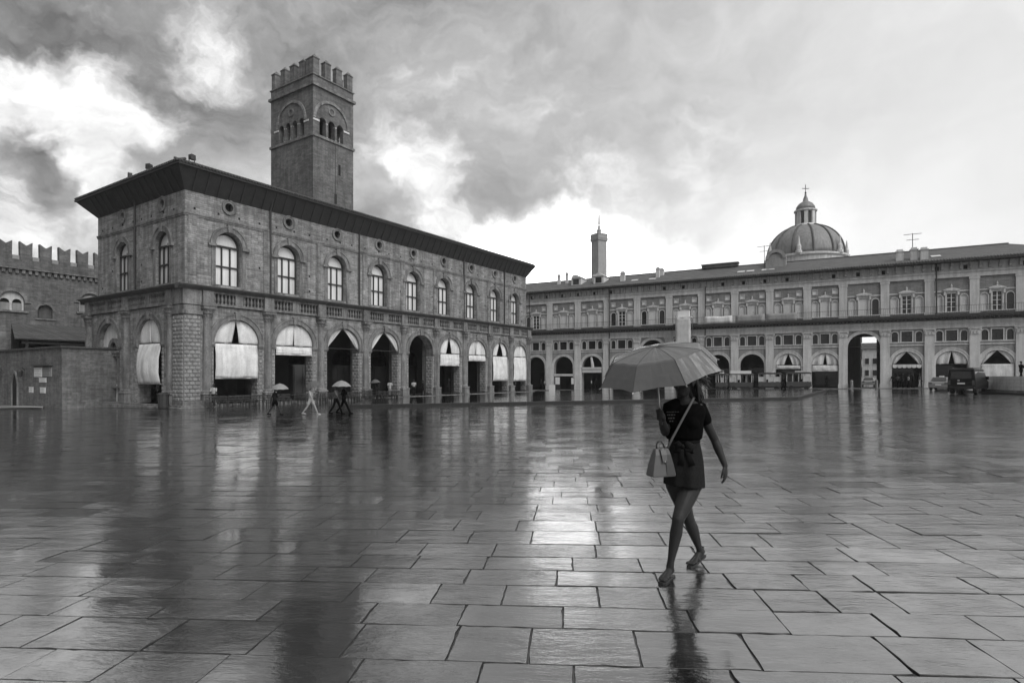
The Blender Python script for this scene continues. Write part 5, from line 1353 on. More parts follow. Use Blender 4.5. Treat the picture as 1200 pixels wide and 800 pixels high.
walker('p', 'person in dark clothes walking right under a pale umbrella by the second arch', 322, 486, 33, RIGHT, .45, 'cloth_dark', 'cloth_black', arm=('hold', -.4), umbrella=('pale umbrella held over the walker nearest the corner pier', .52, 'nylon_pale', (0, .05)), shorts=True, group=grp)
walker('p', 'person in a white top and shorts striding right with a grey umbrella', 364, 485.5, 36, RIGHT, .50, 'cloth_white', 'cloth_white', 'skin_pale', 'cloth_white', arm=('hold', .3), umbrella=('grey umbrella tilted forward over the person in white', .48, 'cloth_grey', (-.30, .1)), shorts=True, group=grp)
walker('p', 'person in a grey checked top sharing a pale umbrella with a dark clad companion', 394, 485, 35, RIGHT, .42, 'cloth_grey', 'cloth_black', arm=('hold', .3), umbrella=('pale grey umbrella over two people walking side by side', .56, 'nylon_pale', (0, 0)), group=grp)
walker('p', 'person all in black beside the one in grey under the shared umbrella', 403, 484.5, 36, RIGHT, .50, 'cloth_black', 'cloth_black', arm=(.5, -.3), group=grp, phase=-1)
def inside(px, v, h, face, lab, **k):                        # people standing under or just before the palace arcade
    d = ray(px, 440); Y = PY+v; s = Y/d.y; pos = Vector((d.x*s, Y, max(g(Y), ZB if v > -.4 else -9)))
    return walker('p', lab, 0, 0, 0, face, pos=pos, H=h, group=grp, **k)
inside(444, -1.6, 1.72, LEFT, 'person in dark clothes with a small umbrella at the fourth arch', st=.3, arm=('hold', .2), umbrella=('small dark umbrella at the fourth palace arch', .5, 'cloth_grey', (.1, 0)))
inside(457, .6, 1.70, -FW, 'person in white standing in the fourth arch beside the pier', st=.12, top='cloth_white', legs='cloth_white')
inside(485, .5, 1.70, -FW, 'person in a light top standing in the fifth arch', st=.1, top='cloth_white', legs='cloth_dark')
inside(496, .5, 1.66, LEFT, 'dark clad person at the right side of the fifth arch', st=.2)
inside(526, .4, 1.74, LEFT, 'dark figure standing inside the sixth arch', st=.15)
inside(604, .3, 1.72, LEFT, 'person in the last arch of the palace front', st=.15, top='cloth_grey')
inside(250.5, -.55, 1.72, -FW, 'person in a pale top standing by the first front arch', st=.1, top='cloth_white', legs='cloth_dark')
d = ray(176, 440); s = (PX-.3)/d.x
walker('p', 'person in dark clothes under the west arch behind the curtain', 0, 0, 0, -RT-FW*.3, st=.1, pos=Vector((PX+.4, d.y*s+.3, ZB)), H=1.7, top='cloth_grey', legs='cloth_dark', arm=('phone', .4), group=grp)
walker('p', 'lone dark figure crossing the square in front of the road train', 918, 457.8, 16.5, LEFT+FW*.3, .4, 'cloth_black', 'cloth_black', arm=(.3, -.3), group=grp)
walker('p', 'dark figure walking near the foot of the long arcade left of the big umbrella', 751, 460.5, 13, RIGHT, .35, 'cloth_black', 'cloth_black', group=grp)
def by_ban(px, v, h, face, lab, **k):
    lx, lz = 5.62+.4832*v, 97+.8755*v; r = (px-600)/F_PX; t = (r*lz-lx)/(.8755+r*.4832)
    p = bw(t, v); pos = Vector((p.x, p.y, g(p.y)+(.1 if v > -.9 else 0)))
    return walker('p', lab, 0, 0, 0, face, pos=pos, H=h, group=grp, **k)
for px, v, h, tp, lab in ((1046.5, -.5, 1.75, 'cloth_dark', 'dark clad person at the left of the group under the scalloped awning'), (1052, -.2, 1.68, 'cloth_grey', 'person in grey in the group under the scalloped awning'), (1058, -.6, 1.75, 'cloth_dark', 'dark clad person in the middle of the group under the scalloped awning'),
                          (1064.5, -.6, 1.62, 'cloth_white', 'person in a white top in the group under the scalloped awning'), (1069.5, -.3, 1.78, 'cloth_dark', 'tall dark person in the group under the scalloped awning'), (1077.5, -.7, 1.7, 'cloth_grey', 'person in pale trousers at the right end of the group under the scalloped awning')):
    by_ban(px, v, h, (LEFT if px < 1060 else RIGHT)-FW*.4, lab, st=.14, top=tp, legs='cloth_white' if px > 1075 else 'cloth_black')
for px, v, tp, lab in ((693, 0, 'cloth_white', 'person in white in the arch with the pale shop awning'), (698.5, .3, 'cloth_dark', 'dark clad person in the arch with the pale shop awning'), (638, -.6, 'cloth_white', 'person in a light top just right of the palace end'), (634, -.4, 'cloth_dark', 'dark clad person beside the palace end'), (968, .2, 'cloth_dark', 'dark figure under the curtained arch left of the tall open arch'), (855, -2.0, 'cloth_black', 'dark figure at the front end of the road train')):
    by_ban(px, v, 1.7, LEFT if px % 2 else RIGHT, lab, st=.2, top=tp, legs='cloth_black')
p = at_depth(1196.5, 457, 47.0)
walker('p', 'dark figure with white shoes on the church steps at the right edge', 0, 0, 0, RIGHT, pos=Vector((p.x, p.y, at_depth(1196.5, 445.5, 47).z)), H=1.55, st=.3, top='cloth_black', legs='cloth_black', shoes='cloth_white', group=grp)

# ------------------------------------------------------------------ CAFE FURNITURE along the foot of the palace
ch = MB(); ch.box(-.21, .21, -.21, .21, .43, .47)
for x in (-.19, .19): ch.box(x-.018, x+.018, -.20, -.165, 0, .43); ch.box(x-.018, x+.018, .165, .20, 0, .86)
ch.box(-.19, .19, .17, .195, .56, .62); ch.box(-.19, .19, .17, .195, .76, .84)
for x in (-.1, 0, .1): ch.box(x-.012, x+.012, .172, .192, .62, .76)
chm = ch.mesh('cafe_chair')
tb = MB(); tb.lathe((0, 0, 0), [(.24, 0), (.24, .02), (.03, .05), (.03, .70), (.36, .71), (.36, .74)], 12); tbm = tb.mesh('cafe_table')
rc = random.Random(9); x = PX+1.3
while x < 41.5:
    yy = PY-1.25+rc.uniform(-.1, .1)
    for dx in (-.55, 0, .55) if rc.random() < .75 else (-.5, .5):
        o = put('cafe_chair', chm, 'iron', None, T(x+dx+rc.uniform(-.06, .06), yy-.45-rc.uniform(0, .2), g(yy)-.0) @ RZ(PI+rc.uniform(-.4, .4))); tag(o, 'dark café chair in the long row along the foot of the palace arcade', 'chair', 'café chairs along the palace')
    o = put('cafe_table', tbm, 'iron', None, T(x, yy+.25, g(yy))); tag(o, 'small round dark café table in the row along the foot of the palace arcade', 'table', 'café tables along the palace')
    for dx in (-.3, .3):
        o = put('cafe_chair', chm, 'iron', None, T(x+dx, yy-1.05, g(yy-1)) @ RZ(rc.uniform(-.4, .4))); tag(o, 'dark café chair in the long row along the foot of the palace arcade', 'chair', 'café chairs along the palace')
    x += 1.75
# bin and small items at the west side
d = ray(191.5, 440); s = (PX-1.0)/d.x; F = T(PX-1.0, d.y*s, g(d.y*s))
q = MB(); q.lathe((0, 0, 0), [(.30, 0), (.34, .05), (.36, .95), (.40, .97), (.40, 1.05), (.25, 1.12), (.02, 1.14)], 12); tag(put('litter_bin', q, 'iron', None, F), 'dark round litter bin by the corner pier on the west side', 'bin')
q = MB(); d = ray(92, 440); s = (PX-1.2)/d.x; F = T(PX-1.2, d.y*s, g(d.y*s)); q.lathe((0, 0, 0), [(.26, 0), (.26, .1), (.18, .16), (.16, .75), (.22, .8), (.05, .95)], 10); tag(put('bollard', q, 'stone_pale', None, F), 'short stone bollard in the nook by the annex corner', 'bollard')
F = FS @ T(COL[1]+3.0, 5.4, 3.3); q = MB(); q.box(-.9, .9, -.06, .06, -.05, .05); 
e = empty('tube_lamp', F, 'lit tube lamp hanging inside the second palace arch', 'lamp'); put('lamp_tube', q, 'lamp_glow', e, F)
q = MB(); q.box(-1, 1, -.09, .09, .05, .14); q.tube([(0, 0, .1), (0, 0, 3.2)], .015, 5); put('lamp_housing', q, 'iron', e, F)
# sign board and news kiosks by the long arcade
p = on_ground(647, 460); F = T(p.x, p.y, p.z) @ RZ(BANG); 
e = empty('sign_board', F, 'white free-standing sign board at the foot of a pilaster beside the palace end', 'sign')
q = MB(); q.box(-.42, .42, -.03, .03, .12, 1.05); put('board', q, 'white_paint', e, F)
q = MB()
for x in (-.38, .38): q.box(x-.03, x+.03, -.25, .25, 0, .05); q.box(x-.025, x+.025, -.028, .028, .05, .12)
put('stand', q, 'iron', e, F)
for px, w_, h_, lab in ((654.5, .38, 1.15, 'white poster board at the left of the kiosk arch'), (672, .22, 1.0, 'narrow white poster board at the right of the kiosk arch')):
    u = bq(px, 430)[0]; F = BM @ T(u, -.35, bg_(u, -.3)+.08); e = empty('poster_board', F, lab, 'poster board', 'poster boards by the kiosk')
    q = MB(); q.box(-w_, w_, -.03, .0, .9, .9+h_); put('poster', q, 'white_paint', e, F); q = MB(); q.box(-w_-.04, w_+.04, .005, .05, .0, 1.0+h_); put('frame', q, 'iron', e, F)

# ------------------------------------------------------------------ ROAD TRAIN
def wheel(par, F, r, wd, rim='metal'):
    q = MB(); n = 16; q.lathe((0, 0, 0), [(r*.62, -wd/2), (r*.94, -wd/2), (r, -wd/2+.03), (r, wd/2-.03), (r*.94, wd/2), (r*.62, wd/2)], n)
    Fr = F @ Matrix.Rotation(PI/2, 4, 'X'); w_ = put('wheel', q.mesh('wheel', smooth=False), 'rubber', par, Fr)
    q = MB(); q.lathe((0, 0, 0), [(r*.63, -wd/2+.02), (r*.55, -wd/2+.01), (r*.2, -wd/2+.03), (r*.2, wd/2-.03), (r*.55, wd/2-.01), (r*.63, wd/2-.02)], 12); put('rim', q, rim, w_, Fr)
def wagon(px0, px1, name, lab, bright=False, engine=False):
    v = -4.2; 
    def uat(px):
        lx, lz = 5.62+.4832*v, 97+.8755*v; r = (px-600)/F_PX; return (r*lz-lx)/(.8755+r*.4832)
    u0, u1 = uat(px0), uat(px1); c = (u0+u1)/2; L = (u1-u0)/2-.08; F = BM @ T(c, v, bg_(c, v))
    e = empty(name, F, lab, 'road train car', 'cars of the road train')
    q = MB(); q.box(-L, L, -.75, .75, .38, 1.02); q.box(-L+.1, L-.1, -.6, .6, .22, .38); soft(put('body', q, 'train_paint', e, F), .04)
    q = MB(); q.prism([(-L-.08, 2.02), (L+.08, 2.02), (L+.02, 2.14), (L-.2, 2.24), (-L+.2, 2.24), (-L-.02, 2.14)], -.85, .85); put('roof', q, 'train_paint', e, F)
    n = 4
    for i in range(n+1):
        x = -L+.06+(2*L-.12)*i/n
        for y_ in (-.72, .72): q = MB(); q.box(x-.035, x+.035, y_-.03, y_+.03, 1.02, 2.02); put('post', q, 'stone_pale', e, F)
    for i in range(n):
        a, b_ = -L+.1+(2*L-.12)*i/n, -L+.02+(2*L-.12)*(i+1)/n
        if rb.random() < .6: q = MB(); q.box(a, b_, -.71, -.70, 1.06, 1.7); put('window', q, 'lens' if rb.random() < .6 else 'glass', e, F)
        q = MB(); q.box((a+b_)/2-.06, (a+b_)/2+.06, -.6, .6, .8, 1.35); put('seat', q, 'cloth_dark', e, F)
    for x in (-L*.62, L*.62):
        for y_ in (-.68, .68): wheel(e, F @ T(x, y_, .27), .27, .16)
    if bright: q = MB(); q.box(-L+.15, L-.1, -.86, -.8, 2.16, 2.55); put('roof_sign', q, 'white_paint', e, F)
    else: q = MB(); q.box(-L*.3, L*.3, -.5, .5, 2.24, 2.40); put('roof_hatch', q, 'stone_pale', e, F)
    q = MB(); q.box(-L-.06, -L, -.5, .5, .45, .6); q.box(L, L+.06, -.5, .5, .45, .6); put('bumper', q, 'iron', e, F)
wagon(839, 853, 'road_train_car', 'short front car of the road train partly behind the umbrella edge')
wagon(855, 883, 'road_train_car', 'second car of the road train carrying a long white roof sign', True)
wagon(888.5, 916, 'road_train_car', 'third car of the road train between two dark arches')
wagon(921, 951.5, 'road_train_car', 'last car of the road train nearest the curtained arches')

# ------------------------------------------------------------------ VAN AND CAR
def van():
    p = on_ground(1127, 461.5); r = (1127-600)/F_PX; dirn = (FW+RT*r).normalized()
    a = math.atan2(dirn.y, dirn.x)-math.radians(13); F = T(p.x, p.y, p.z) @ RZ(a) @ T(2.0, 0, 0)
    k = 1.0
    e = empty('van', F, 'black boxy van seen from behind beside the church steps', 'van')
    L, W_, H = 2.15, .95, 2.15
    q = MB()
    prof = [(-L, .42), (L, .42), (L+.02, 1.0), (L-.35, 1.12), (L-.95, 1.85), (L-1.15, 2.05), (-L+.12, 2.12), (-L+.02, 2.0), (-L-.03, 1.2)]
    n = len(prof)
    V = []
    for sd in (-1, 1):
        for x, z in prof: V.append((x, sd*(W_-(.10 if z > 1.25 else 0)), z))
    q.add(V, [tuple(range(n))[::-1], tuple(range(n, 2*n))]+[(i, (i+1) % n, n+(i+1) % n, n+i) for i in range(n)])
    o = put('body', q.mesh('body', recalc=True), 'car_black', e, F); soft(o, .06, 3)
    q = MB(); q.box(-L-.045, -L-.01, -.68, .68, 1.28, 1.86); put('rear_window', q, 'glass', e, F)
    for sd in (-1, 1):
        for x0, x1 in ((-L+.25, -.95), (-.8, .25), (.38, 1.05)):
            q = MB(); y_ = sd*(W_-.085); q.box(x0, x1, min(y_, y_+sd*.012), max(y_, y_+sd*.012), 1.32, 1.86); put('side_window', q, 'glass', e, F)
        q = MB(); q.box(-L-.05, -L+.0, *sorted((sd*.74, sd*.90)), .75, 1.15); put('tail_light', q, 'train_paint', e, F)
        q = MB(); q.box(1.1, 1.25, *sorted((sd*(W_+.0), sd*(W_+.2))), 1.2, 1.45); put('wing_mirror', q, 'car_black', e, F)
        for x in (-1.35, 1.35): wheel(e, F @ T(x, sd*.80, .34), .34, .26)
    q = MB(); q.box(-L-.12, -L+.05, -.92, .92, .42, .62); soft(put('bumper', q, 'rubber', e, F), .03)
    q = MB(); q.box(-L-.055, -L-.03, -.26, .26, .82, .94); put('number_plate', q, 'white_paint', e, F)
    q = MB(); q.box(-L-.05, -L-.03, .10, .24, 1.05, 1.2); put('door_handle', q, 'metal', e, F)
    q = MB(); q.box(-L+.3, 1.0, -.7, -.66, 2.13, 2.2); q.box(-L+.3, 1.0, .66, .7, 2.13, 2.2)
    for x in (-1.4, -.3, .7): q.box(x-.03, x+.03, -.66, .66, 2.15, 2.19)
    put('roof_rack', q, 'iron', e, F)
van()
def car(px, y, yaw, label, name, mat, Lk=1.0, taxi=False, pos=None, street=False):
    p = pos if pos is not None else on_ground(px, y); r = (px-600)/F_PX; dirn = (FW+RT*r).normalized()
    a = math.atan2(dirn.y, dirn.x)+yaw; F = T(p.x, p.y, p.z) @ RZ(a) @ T(1.9, 0, 0)
    e = empty(name, F, label, 'car')
    L, W_ = 2.15, .86
    body = [(-L, .38), (-L+.05, .28), (L-.05, .28), (L, .45), (L-.05, .70), (L-.9, .88), (-L+.75, .95), (-L+.1, .93), (-L-.03, .72)]
    q = MB(); n = len(body); V = [(x, sd*W_, z) for sd in (-1, 1) for x, z in body]
    q.add(V, [tuple(range(n))[::-1], tuple(range(n, 2*n))]+[(i, (i+1) % n, n+(i+1) % n, n+i) for i in range(n)]); o = put('body', q.mesh('body', recalc=True), mat, e, F); soft(o, .07, 3)
    cab = [(-L+.25, .90), (L-1.0, .86), (L-1.75, 1.38), (-L+.95, 1.40)]
    V = [(x, sd*(W_-.06 if z < 1 else W_-.22), z) for sd in (-1, 1) for x, z in cab]; n = 4
    q = MB(); q.add(V, [(3, 2, 1, 0), (4, 5, 6, 7)]+[(i, (i+1) % n, n+(i+1) % n, n+i) for i in range(n)]); soft(put('cabin', q.mesh('cabin', recalc=True), mat, e, F), .05, 3)
    q = MB(); q.add([(-L+.36, -.66, 1.0), (-L+.36, .66, 1.0), (-L+.84, .54, 1.335), (-L+.84, -.54, 1.335)], [(0, 1, 2, 3)]); q.v = [(x-.035, y_, z+.03) for x, y_, z in q.v]; put('rear_window', q, 'glass', e, F)
    for sd in (-1, 1):
        q = MB(); q.add([(x, sd*(W_-.05-.16*(z-.9)/.5+.012), z) for x, z in ((-L+.62, .97), (L-1.25, .96), (L-1.78, 1.32), (-L+1.0, 1.34))], [(0, 1, 2, 3)]); put('side_window', q, 'glass', e, F)
        q = MB(); q.box(-L-.05, -L+.06, *sorted((sd*.52, sd*.80)), .70, .84); put('tail_light', q, 'plaster_dark', e, F)
        for x in (-1.3, 1.3): wheel(e, F @ T(x, sd*.76, .31), .31, .2)
    q = MB(); q.box(-L-.055, -L-.02, -.25, .25, .56, .67); put('number_plate', q, 'white_paint', e, F)
    q = MB(); q.box(-L-.09, -L+.05, -.84, .84, .34, .52); soft(put('bumper', q, mat, e, F), .03)
    if taxi: q = MB(); q.box(-.35, -.1, -.2, .2, 1.40, 1.53); put('roof_sign', q, 'white_paint', e, F)
car(1100, 457.6, math.radians(-9), 'grey saloon with a small roof sign parked behind the black van', 'car', 'car_grey', taxi=True)
p = bw(SB[0]+1.2, 17); car(1018, 452, 0, 'pale car standing in the street beyond the tall open arch', 'car', 'white_paint', pos=Vector((p.x, p.y, g(p.y))))
# ------------------------------------------------------------------ THE WOMAN WITH THE UMBRELLA
ZW = 4.86
def wp(px, y, dz=0.0): return at_depth(px, y, ZW+dz)        # a point of her figure at its own distance
gf, gb = on_ground(779, 680), on_ground(815, 661)           # soles of the front and the rear foot
Zf, Zb = gf.dot(FW), gb.dot(FW)
FACE = (-RT*.42-FW*.9).normalized()                         # she walks towards the camera and to the left
SIDE = Vector((-FACE.y, FACE.x, 0)); SIDE = SIDE if SIDE.dot(RT) > 0 else -SIDE   # to the right in the picture = her left
base = (gf+gb)/2
wo_ = empty('person', T(base.x, base.y, base.z), 'woman in a black T-shirt and short skirt walking barelegged under a large umbrella', 'person')
UPZ = Vector((0, 0, 1))
sk = MB()
neck0, hd = wp(800, 470, -.02), wp(801, 447, -.05)
# trunk
sp = [(801.5, 572, 0), (802, 556, 0), (802, 538, 0), (802, 518, -.01), (802, 498, -.02), (802, 484, -.01), (802, 474.5, 0), (801, 468, -.01)]
rad = [(.125, .09), (.158, .11), (.150, .105), (.118, .085), (.140, .105), (.158, .105), (.145, .075), (.06, .055)]
sk.tube([wp(*p) for p in sp], rad, 18, up=SIDE)
for sd in (-1, 1): sk.ball(wp(802, 494, 0)+SIDE*(sd*.068)+FACE*.075, (.06, .06, .06), 12, 8)
for sd in (-1, 1): sk.ball(wp(802, 560, 0)+SIDE*(sd*.07)-FACE*.06, (.085, .085, .085), 12, 8)
sk.tube([wp(801, 474, 0), wp(800.5, 464, -.015), wp(800, 456, -.03)], [.056, .050, .050], 12)
HF = (-RT*.75-FW*.6-UPZ*.22).normalized()
head(sk, hd, HF, 1.02)
# legs: her left leg leads, the right one trails behind it
def kp(px, y, Z): return at_depth(px, y, Z)
hipL, hipR = wp(811, 566, -.01), wp(792, 566, .02)
ankL, ankR = kp(785, 664, Zf+.06), kp(820.5, 645, Zb+.04)
kneL, kneR = kp(795, 607, (ZW+Zf)/2-.07), kp(806.5, 607, (ZW+Zb)/2-.02)
def legm(h, k, a):
    th = (k-h); cl = (a-k)
    bk = -FACE
    limb(sk, [h, h.lerp(k, .3), h.lerp(k, .65), h.lerp(k, .9), k], [(.086, .092), (.080, .086), (.067, .072), (.054, .056), (.050, .053)], 14, up=SIDE)
    limb(sk, [k, k.lerp(a, .12)+bk*.006, k.lerp(a, .32)+bk*.016, k.lerp(a, .58)+bk*.010, k.lerp(a, .85), a], [(.050, .053), (.046, .052), (.050, .058), (.040, .045), (.028, .031), (.030, .033)], 14, up=SIDE)
    sk.ball(k+FACE*.018, (.036, .036, .036), 10, 8)
legm(hipL, kneL, ankL); legm(hipR, kneR, ankR)
def foot(a, gz, fd, lift=0.0):
    fd = Vector(fd).normalized(); sd = Vector((-fd.y, fd.x, 0)).normalized()
    b_ = Vector((a.x, a.y, 0))
    def P(f, s, z): return b_+fd*(f*.86)+sd*(s*.88)+UPZ*(gz+(z if z < 0 else z*.85)+lift*max(0, .12-f)*.9)
    sk.tube([P(-.055, 0, .038), P(-.02, 0, .042), P(.03, 0, .044), P(.08, 0, .031), P(.13, 0, .018), P(.158, 0, .014)], [(.022, .026), (.026, .032), (.027, .030), (.031, .020), (.036, .014), (.034, .010)], 12, up=sd)
    sk.tube([a, P(-.012, 0, .05)], [.031, .034], 12)
    for i, (s, l, r) in enumerate(((-.030, .045, .0125), (-.012, .046, .009), (.003, .040, .0085), (.017, .034, .008), (.030, .026, .0075))):
        s_ = s*TOE; sk.tube([P(.150, s_*.9, .011), P(.150+l*.6, s_, .011), P(.150+l, s_, .007)], [r, r, r*.75], 8); sk.ball(P(.150+l, s_, .007), r*.75, 8, 5)
    return P, fd, sd
TOE = -1
fdL = (-RT*.62-FW*.78); fdR = (-RT*.72-FW*.62)
PL, _, _ = foot(ankL, gf.z+.022, fdL)
TOE = 1
PR, _, _ = foot(ankR, gb.z+.020, fdR, .28)
# arms: her right hand holds the umbrella before the shoulder, the left hangs
shR, shL = wp(785, 477.5, -.03), wp(819.5, 478, .03)
elR, wrR = wp(779.5, 506, -.06), wp(775.5, 491, -.21)
elL, wrL = wp(838, 516, .05), wp(849.5, 545, -.02)
limb(sk, [shR, shR.lerp(elR, .5), elR], [.046, .040, .034], 12); limb(sk, [elR, elR.lerp(wrR, .35), wrR], [.036, .037, .025], 12)
limb(sk, [shL, shL.lerp(elL, .5), elL], [.048, .041, .035], 12); limb(sk, [elL, elL.lerp(wrL, .3), elL.lerp(wrL, .7), wrL], [.035, .037, .029, .024], 12)
hand(sk, wrL, (wp(851, 566, -.02)-wrL), (-SIDE*.2+FACE), .62, .172, .0088)
# gripping hand round the handle
GRIP = wp(773.6, 486.5, -.235); AXT = (-RT*.10-FW*.13+UPZ).normalized()
pd_ = (GRIP-wrR); pd_.z *= .6; pd_ = pd_.normalized()
kn0 = wrR+pd_*.012
lat = AXT.cross(pd_).normalized()
sk.tube([wrR, wrR.lerp(GRIP, .5)+lat*.018, GRIP+lat*.026], [(.030, .020), (.040, .019), (.038, .016)], 10, up=AXT)
for i in range(4):
    c0 = GRIP+AXT*(.030-.0205*i); P = []
    for j in range(6):
        a_ = -.3+j*.85; P.append(c0+lat*(.024*math.cos(a_))+pd_*(.024*math.sin(a_)))
    sk.tube(P, [.0095, .0095, .009, .0088, .008, .007], 8); sk.ball(P[-1], .007, 8, 5)
P = [wrR+AXT*.022+lat*.01, wrR.lerp(GRIP, .55)+AXT*.036-lat*.012, GRIP+AXT*.036-lat*.024, GRIP+AXT*.034-lat*.018+pd_*.02]
sk.tube(P, [.014, .012, .0105, .008], 8); sk.ball(P[-1], .008, 8, 5)
body = remesh(put('body', sk, 'skin', wo_), .0052, 4)
# eyes
for sd in (-1, 1):
    r_ = HF.cross(UPZ).normalized(); u_ = r_.cross(HF)
    c = hd+HF*.078+r_*(sd*.030)+u_*.004; q = MB(); q.ball(c, .0085, 10, 7); put('eye', q.mesh('eye', smooth=True), 'cloth_black', wo_)
# T-shirt
sh = MB()
sh.tube([wp(801, 514.5, -.005), wp(801, 511, -.005), wp(801.5, 503, -.01), wp(802, 494, -.015), wp(802, 485, -.01), wp(802, 478, 0), wp(802, 473, 0), wp(801.5, 470.5, -.005)], [(.135, .105), (.150, .122), (.153, .125), (.152, .128), (.168, .124), (.168, .105), (.132, .085), (.085, .068)], 20, up=SIDE)
for sd in (-1, 1): sh.ball(wp(802, 494, 0)+SIDE*(sd*.068)+FACE*.08, (.066, .066, .066), 12, 8)
limb(sh, [wp(812, 474, .01), shL, shL.lerp(elL, .28), shL.lerp(elL, .36)], [.055, .064, .058, .056], 12)
limb(sh, [wp(792, 474, -.01), shR, shR.lerp(elR, .35), shR.lerp(elR, .5)], [.055, .062, .056, .054], 12)
shirt = remesh(put('t_shirt', sh, 'cloth_black', wo_), .006, 5)
# faint print on the chest: short rows of small letters, too blurred to read
pr = random.Random(4)
for row, (y, a, b_) in enumerate(((483.2, 784, 799), (486.6, 784.5, 795), (490.5, 785.5, 794), (494, 787, 792))):
    x = a
    while x < b_:
        wl = pr.uniform(1.2, 2.6)
        c = wp(x+wl/2, y, 0)
        q = MB(); c0 = wp(x+wl/2, y, -.145-.03*math.sin((x-780)/22*2)); hgt = .0045 if row else .003
        q.add([tuple(c0-RT*wl*.0030-UPZ*hgt), tuple(c0+RT*wl*.0030-UPZ*hgt), tuple(c0+RT*wl*.0030+UPZ*hgt), tuple(c0-RT*wl*.0030+UPZ*hgt)], [(0, 1, 2, 3)])
        o = put('shirt_print', q, 'print', wo_)
        sw = o.modifiers.new('on_cloth', 'SHRINKWRAP'); sw.target = shirt; sw.wrap_method = 'PROJECT'; sw.use_negative_direction = True; sw.use_positive_direction = True; sw.offset = .002; sw.wrap_mode = 'ABOVE_SURFACE'
        x += wl+pr.uniform(.5, 1.1)
# skirt with a waistband and a tied bow
q = MB(); NU, rows = 40, [(513.5, .122, .098), (518, .124, .100), (524, .136, .112), (535, .150, .126), (548, .157, .136), (560, .160, .143), (567, .162, .147)]
for j, (y, a, b_) in enumerate(rows):
    c = wp(801.8, y, -.005)
    for i in range(NU):
        t = 2*PI*i/NU; fo = 1+.05*j/6*math.sin(t*7+.6)+.02*j/6*math.sin(t*11+1)
        p = c+SIDE*(a*math.cos(t)*fo)+FACE*(b_*math.sin(t)*fo)-UPZ*(.018*j/6*max(0, math.cos(t)))
        q.v.append(tuple(p))
q.f = [(j*NU+i, j*NU+(i+1) % NU, (j+1)*NU+(i+1) % NU, (j+1)*NU+i) for j in range(len(rows)-1) for i in range(NU)]
skm = q.mesh('skirt', smooth=True); o = put('skirt', skm, 'cloth_skirt' if 'cloth_skirt' in M else 'cloth_dark', wo_)
sd_ = o.modifiers.new('t', 'SOLIDIFY'); sd_.thickness = .006; ss = o.modifiers.new('s', 'SUBSURF'); ss.levels = ss.render_levels = 2
q = MB(); q.tube([wp(801.8, 512.5, -.005), wp(801.8, 517.5, -.005)], [(.126, .102), (.128, .104)], 28, up=SIDE); put('waistband', q.mesh('waistband', smooth=True), 'cloth_dark', wo_)
kc = wp(803, 521, -.005)+FACE*.118
for sgn, ln in ((-1, .065), (1, .078)):
    q = MB(); q.tube([kc, kc+SIDE*(sgn*ln*.5)+UPZ*.022+FACE*.02, kc+SIDE*(sgn*ln)+UPZ*.0-FACE*.0, kc+SIDE*(sgn*ln*.9)-UPZ*.035, kc+SIDE*(sgn*ln*.4)-UPZ*.03+FACE*.01, kc], [(.012, .006), (.026, .008), (.030, .008), (.026, .008), (.018, .008), (.012, .006)], 10, up=UPZ); put('bow_loop', q.mesh('bow_loop', smooth=True), 'cloth_dark', wo_)
    q = MB(); q.tube([kc, kc+SIDE*(sgn*.03+.02)-UPZ*.07+FACE*.015, kc+SIDE*(sgn*.045+.03)-UPZ*.15+FACE*.018], [(.012, .006), (.020, .005), (.028, .004)], 10, up=SIDE); put('bow_tail', q.mesh('bow_tail', smooth=True), 'cloth_dark', wo_)
q = MB(); q.ball(kc+FACE*.006, (.018, .018, .018), 10, 7); put('bow_knot', q.mesh('bow_knot', smooth=True), 'cloth_dark', wo_)
# hair: long dark hair blown back to the right
hr = MB(); t = MB(); t.ball((0, 0, 0), (1, 1, 1), 14, 10)
rr_ = HF.cross(UPZ).normalized(); uu = rr_.cross(HF)
hr.add([tuple(hd-HF*.022+HF*(v[0]*.098)+rr_*(v[1]*.093)+uu*(.035+v[2]*.098)) for v in t.v], t.f)
hh = random.Random(8)
for k in range(38):
    s0 = hd-HF*hh.uniform(.03, .10)+rr_*hh.uniform(-.07, .07)+uu*hh.uniform(-.02, .10)
    e_ = wp(hh.uniform(803, 826), hh.uniform(462, 482), hh.uniform(-.04, .10)) if k < 26 else wp(hh.uniform(822, 835), hh.uniform(442, 456), hh.uniform(0, .12))
    m_ = s0.lerp(e_, .5)+UPZ*hh.uniform(.0, .04)+RT*hh.uniform(0, .03)
    hr.tube([s0, s0.lerp(m_, .55)+UPZ*.01, m_, m_.lerp(e_, .6)-UPZ*.01, e_], [.022, .022, .018, .010, .002], 7)
remesh(put('hair', hr, 'hair', wo_), .005, 2)
for k in range(26):                                          # loose strands
    q = MB(); s0 = hd-HF*.07+RT*hh.uniform(0, .05)+UPZ*hh.uniform(-.06, .09); e_ = wp(hh.uniform(820, 838), hh.uniform(438, 464), hh.uniform(0, .1)); m_ = s0.lerp(e_, .55)+UPZ*hh.uniform(-.01, .05)
    q.tube([s0, s0.lerp(m_, .6)+UPZ*.008, m_, e_], [.004, .0035, .003, .001], 5); put('hair_strand', q, 'hair', wo_)
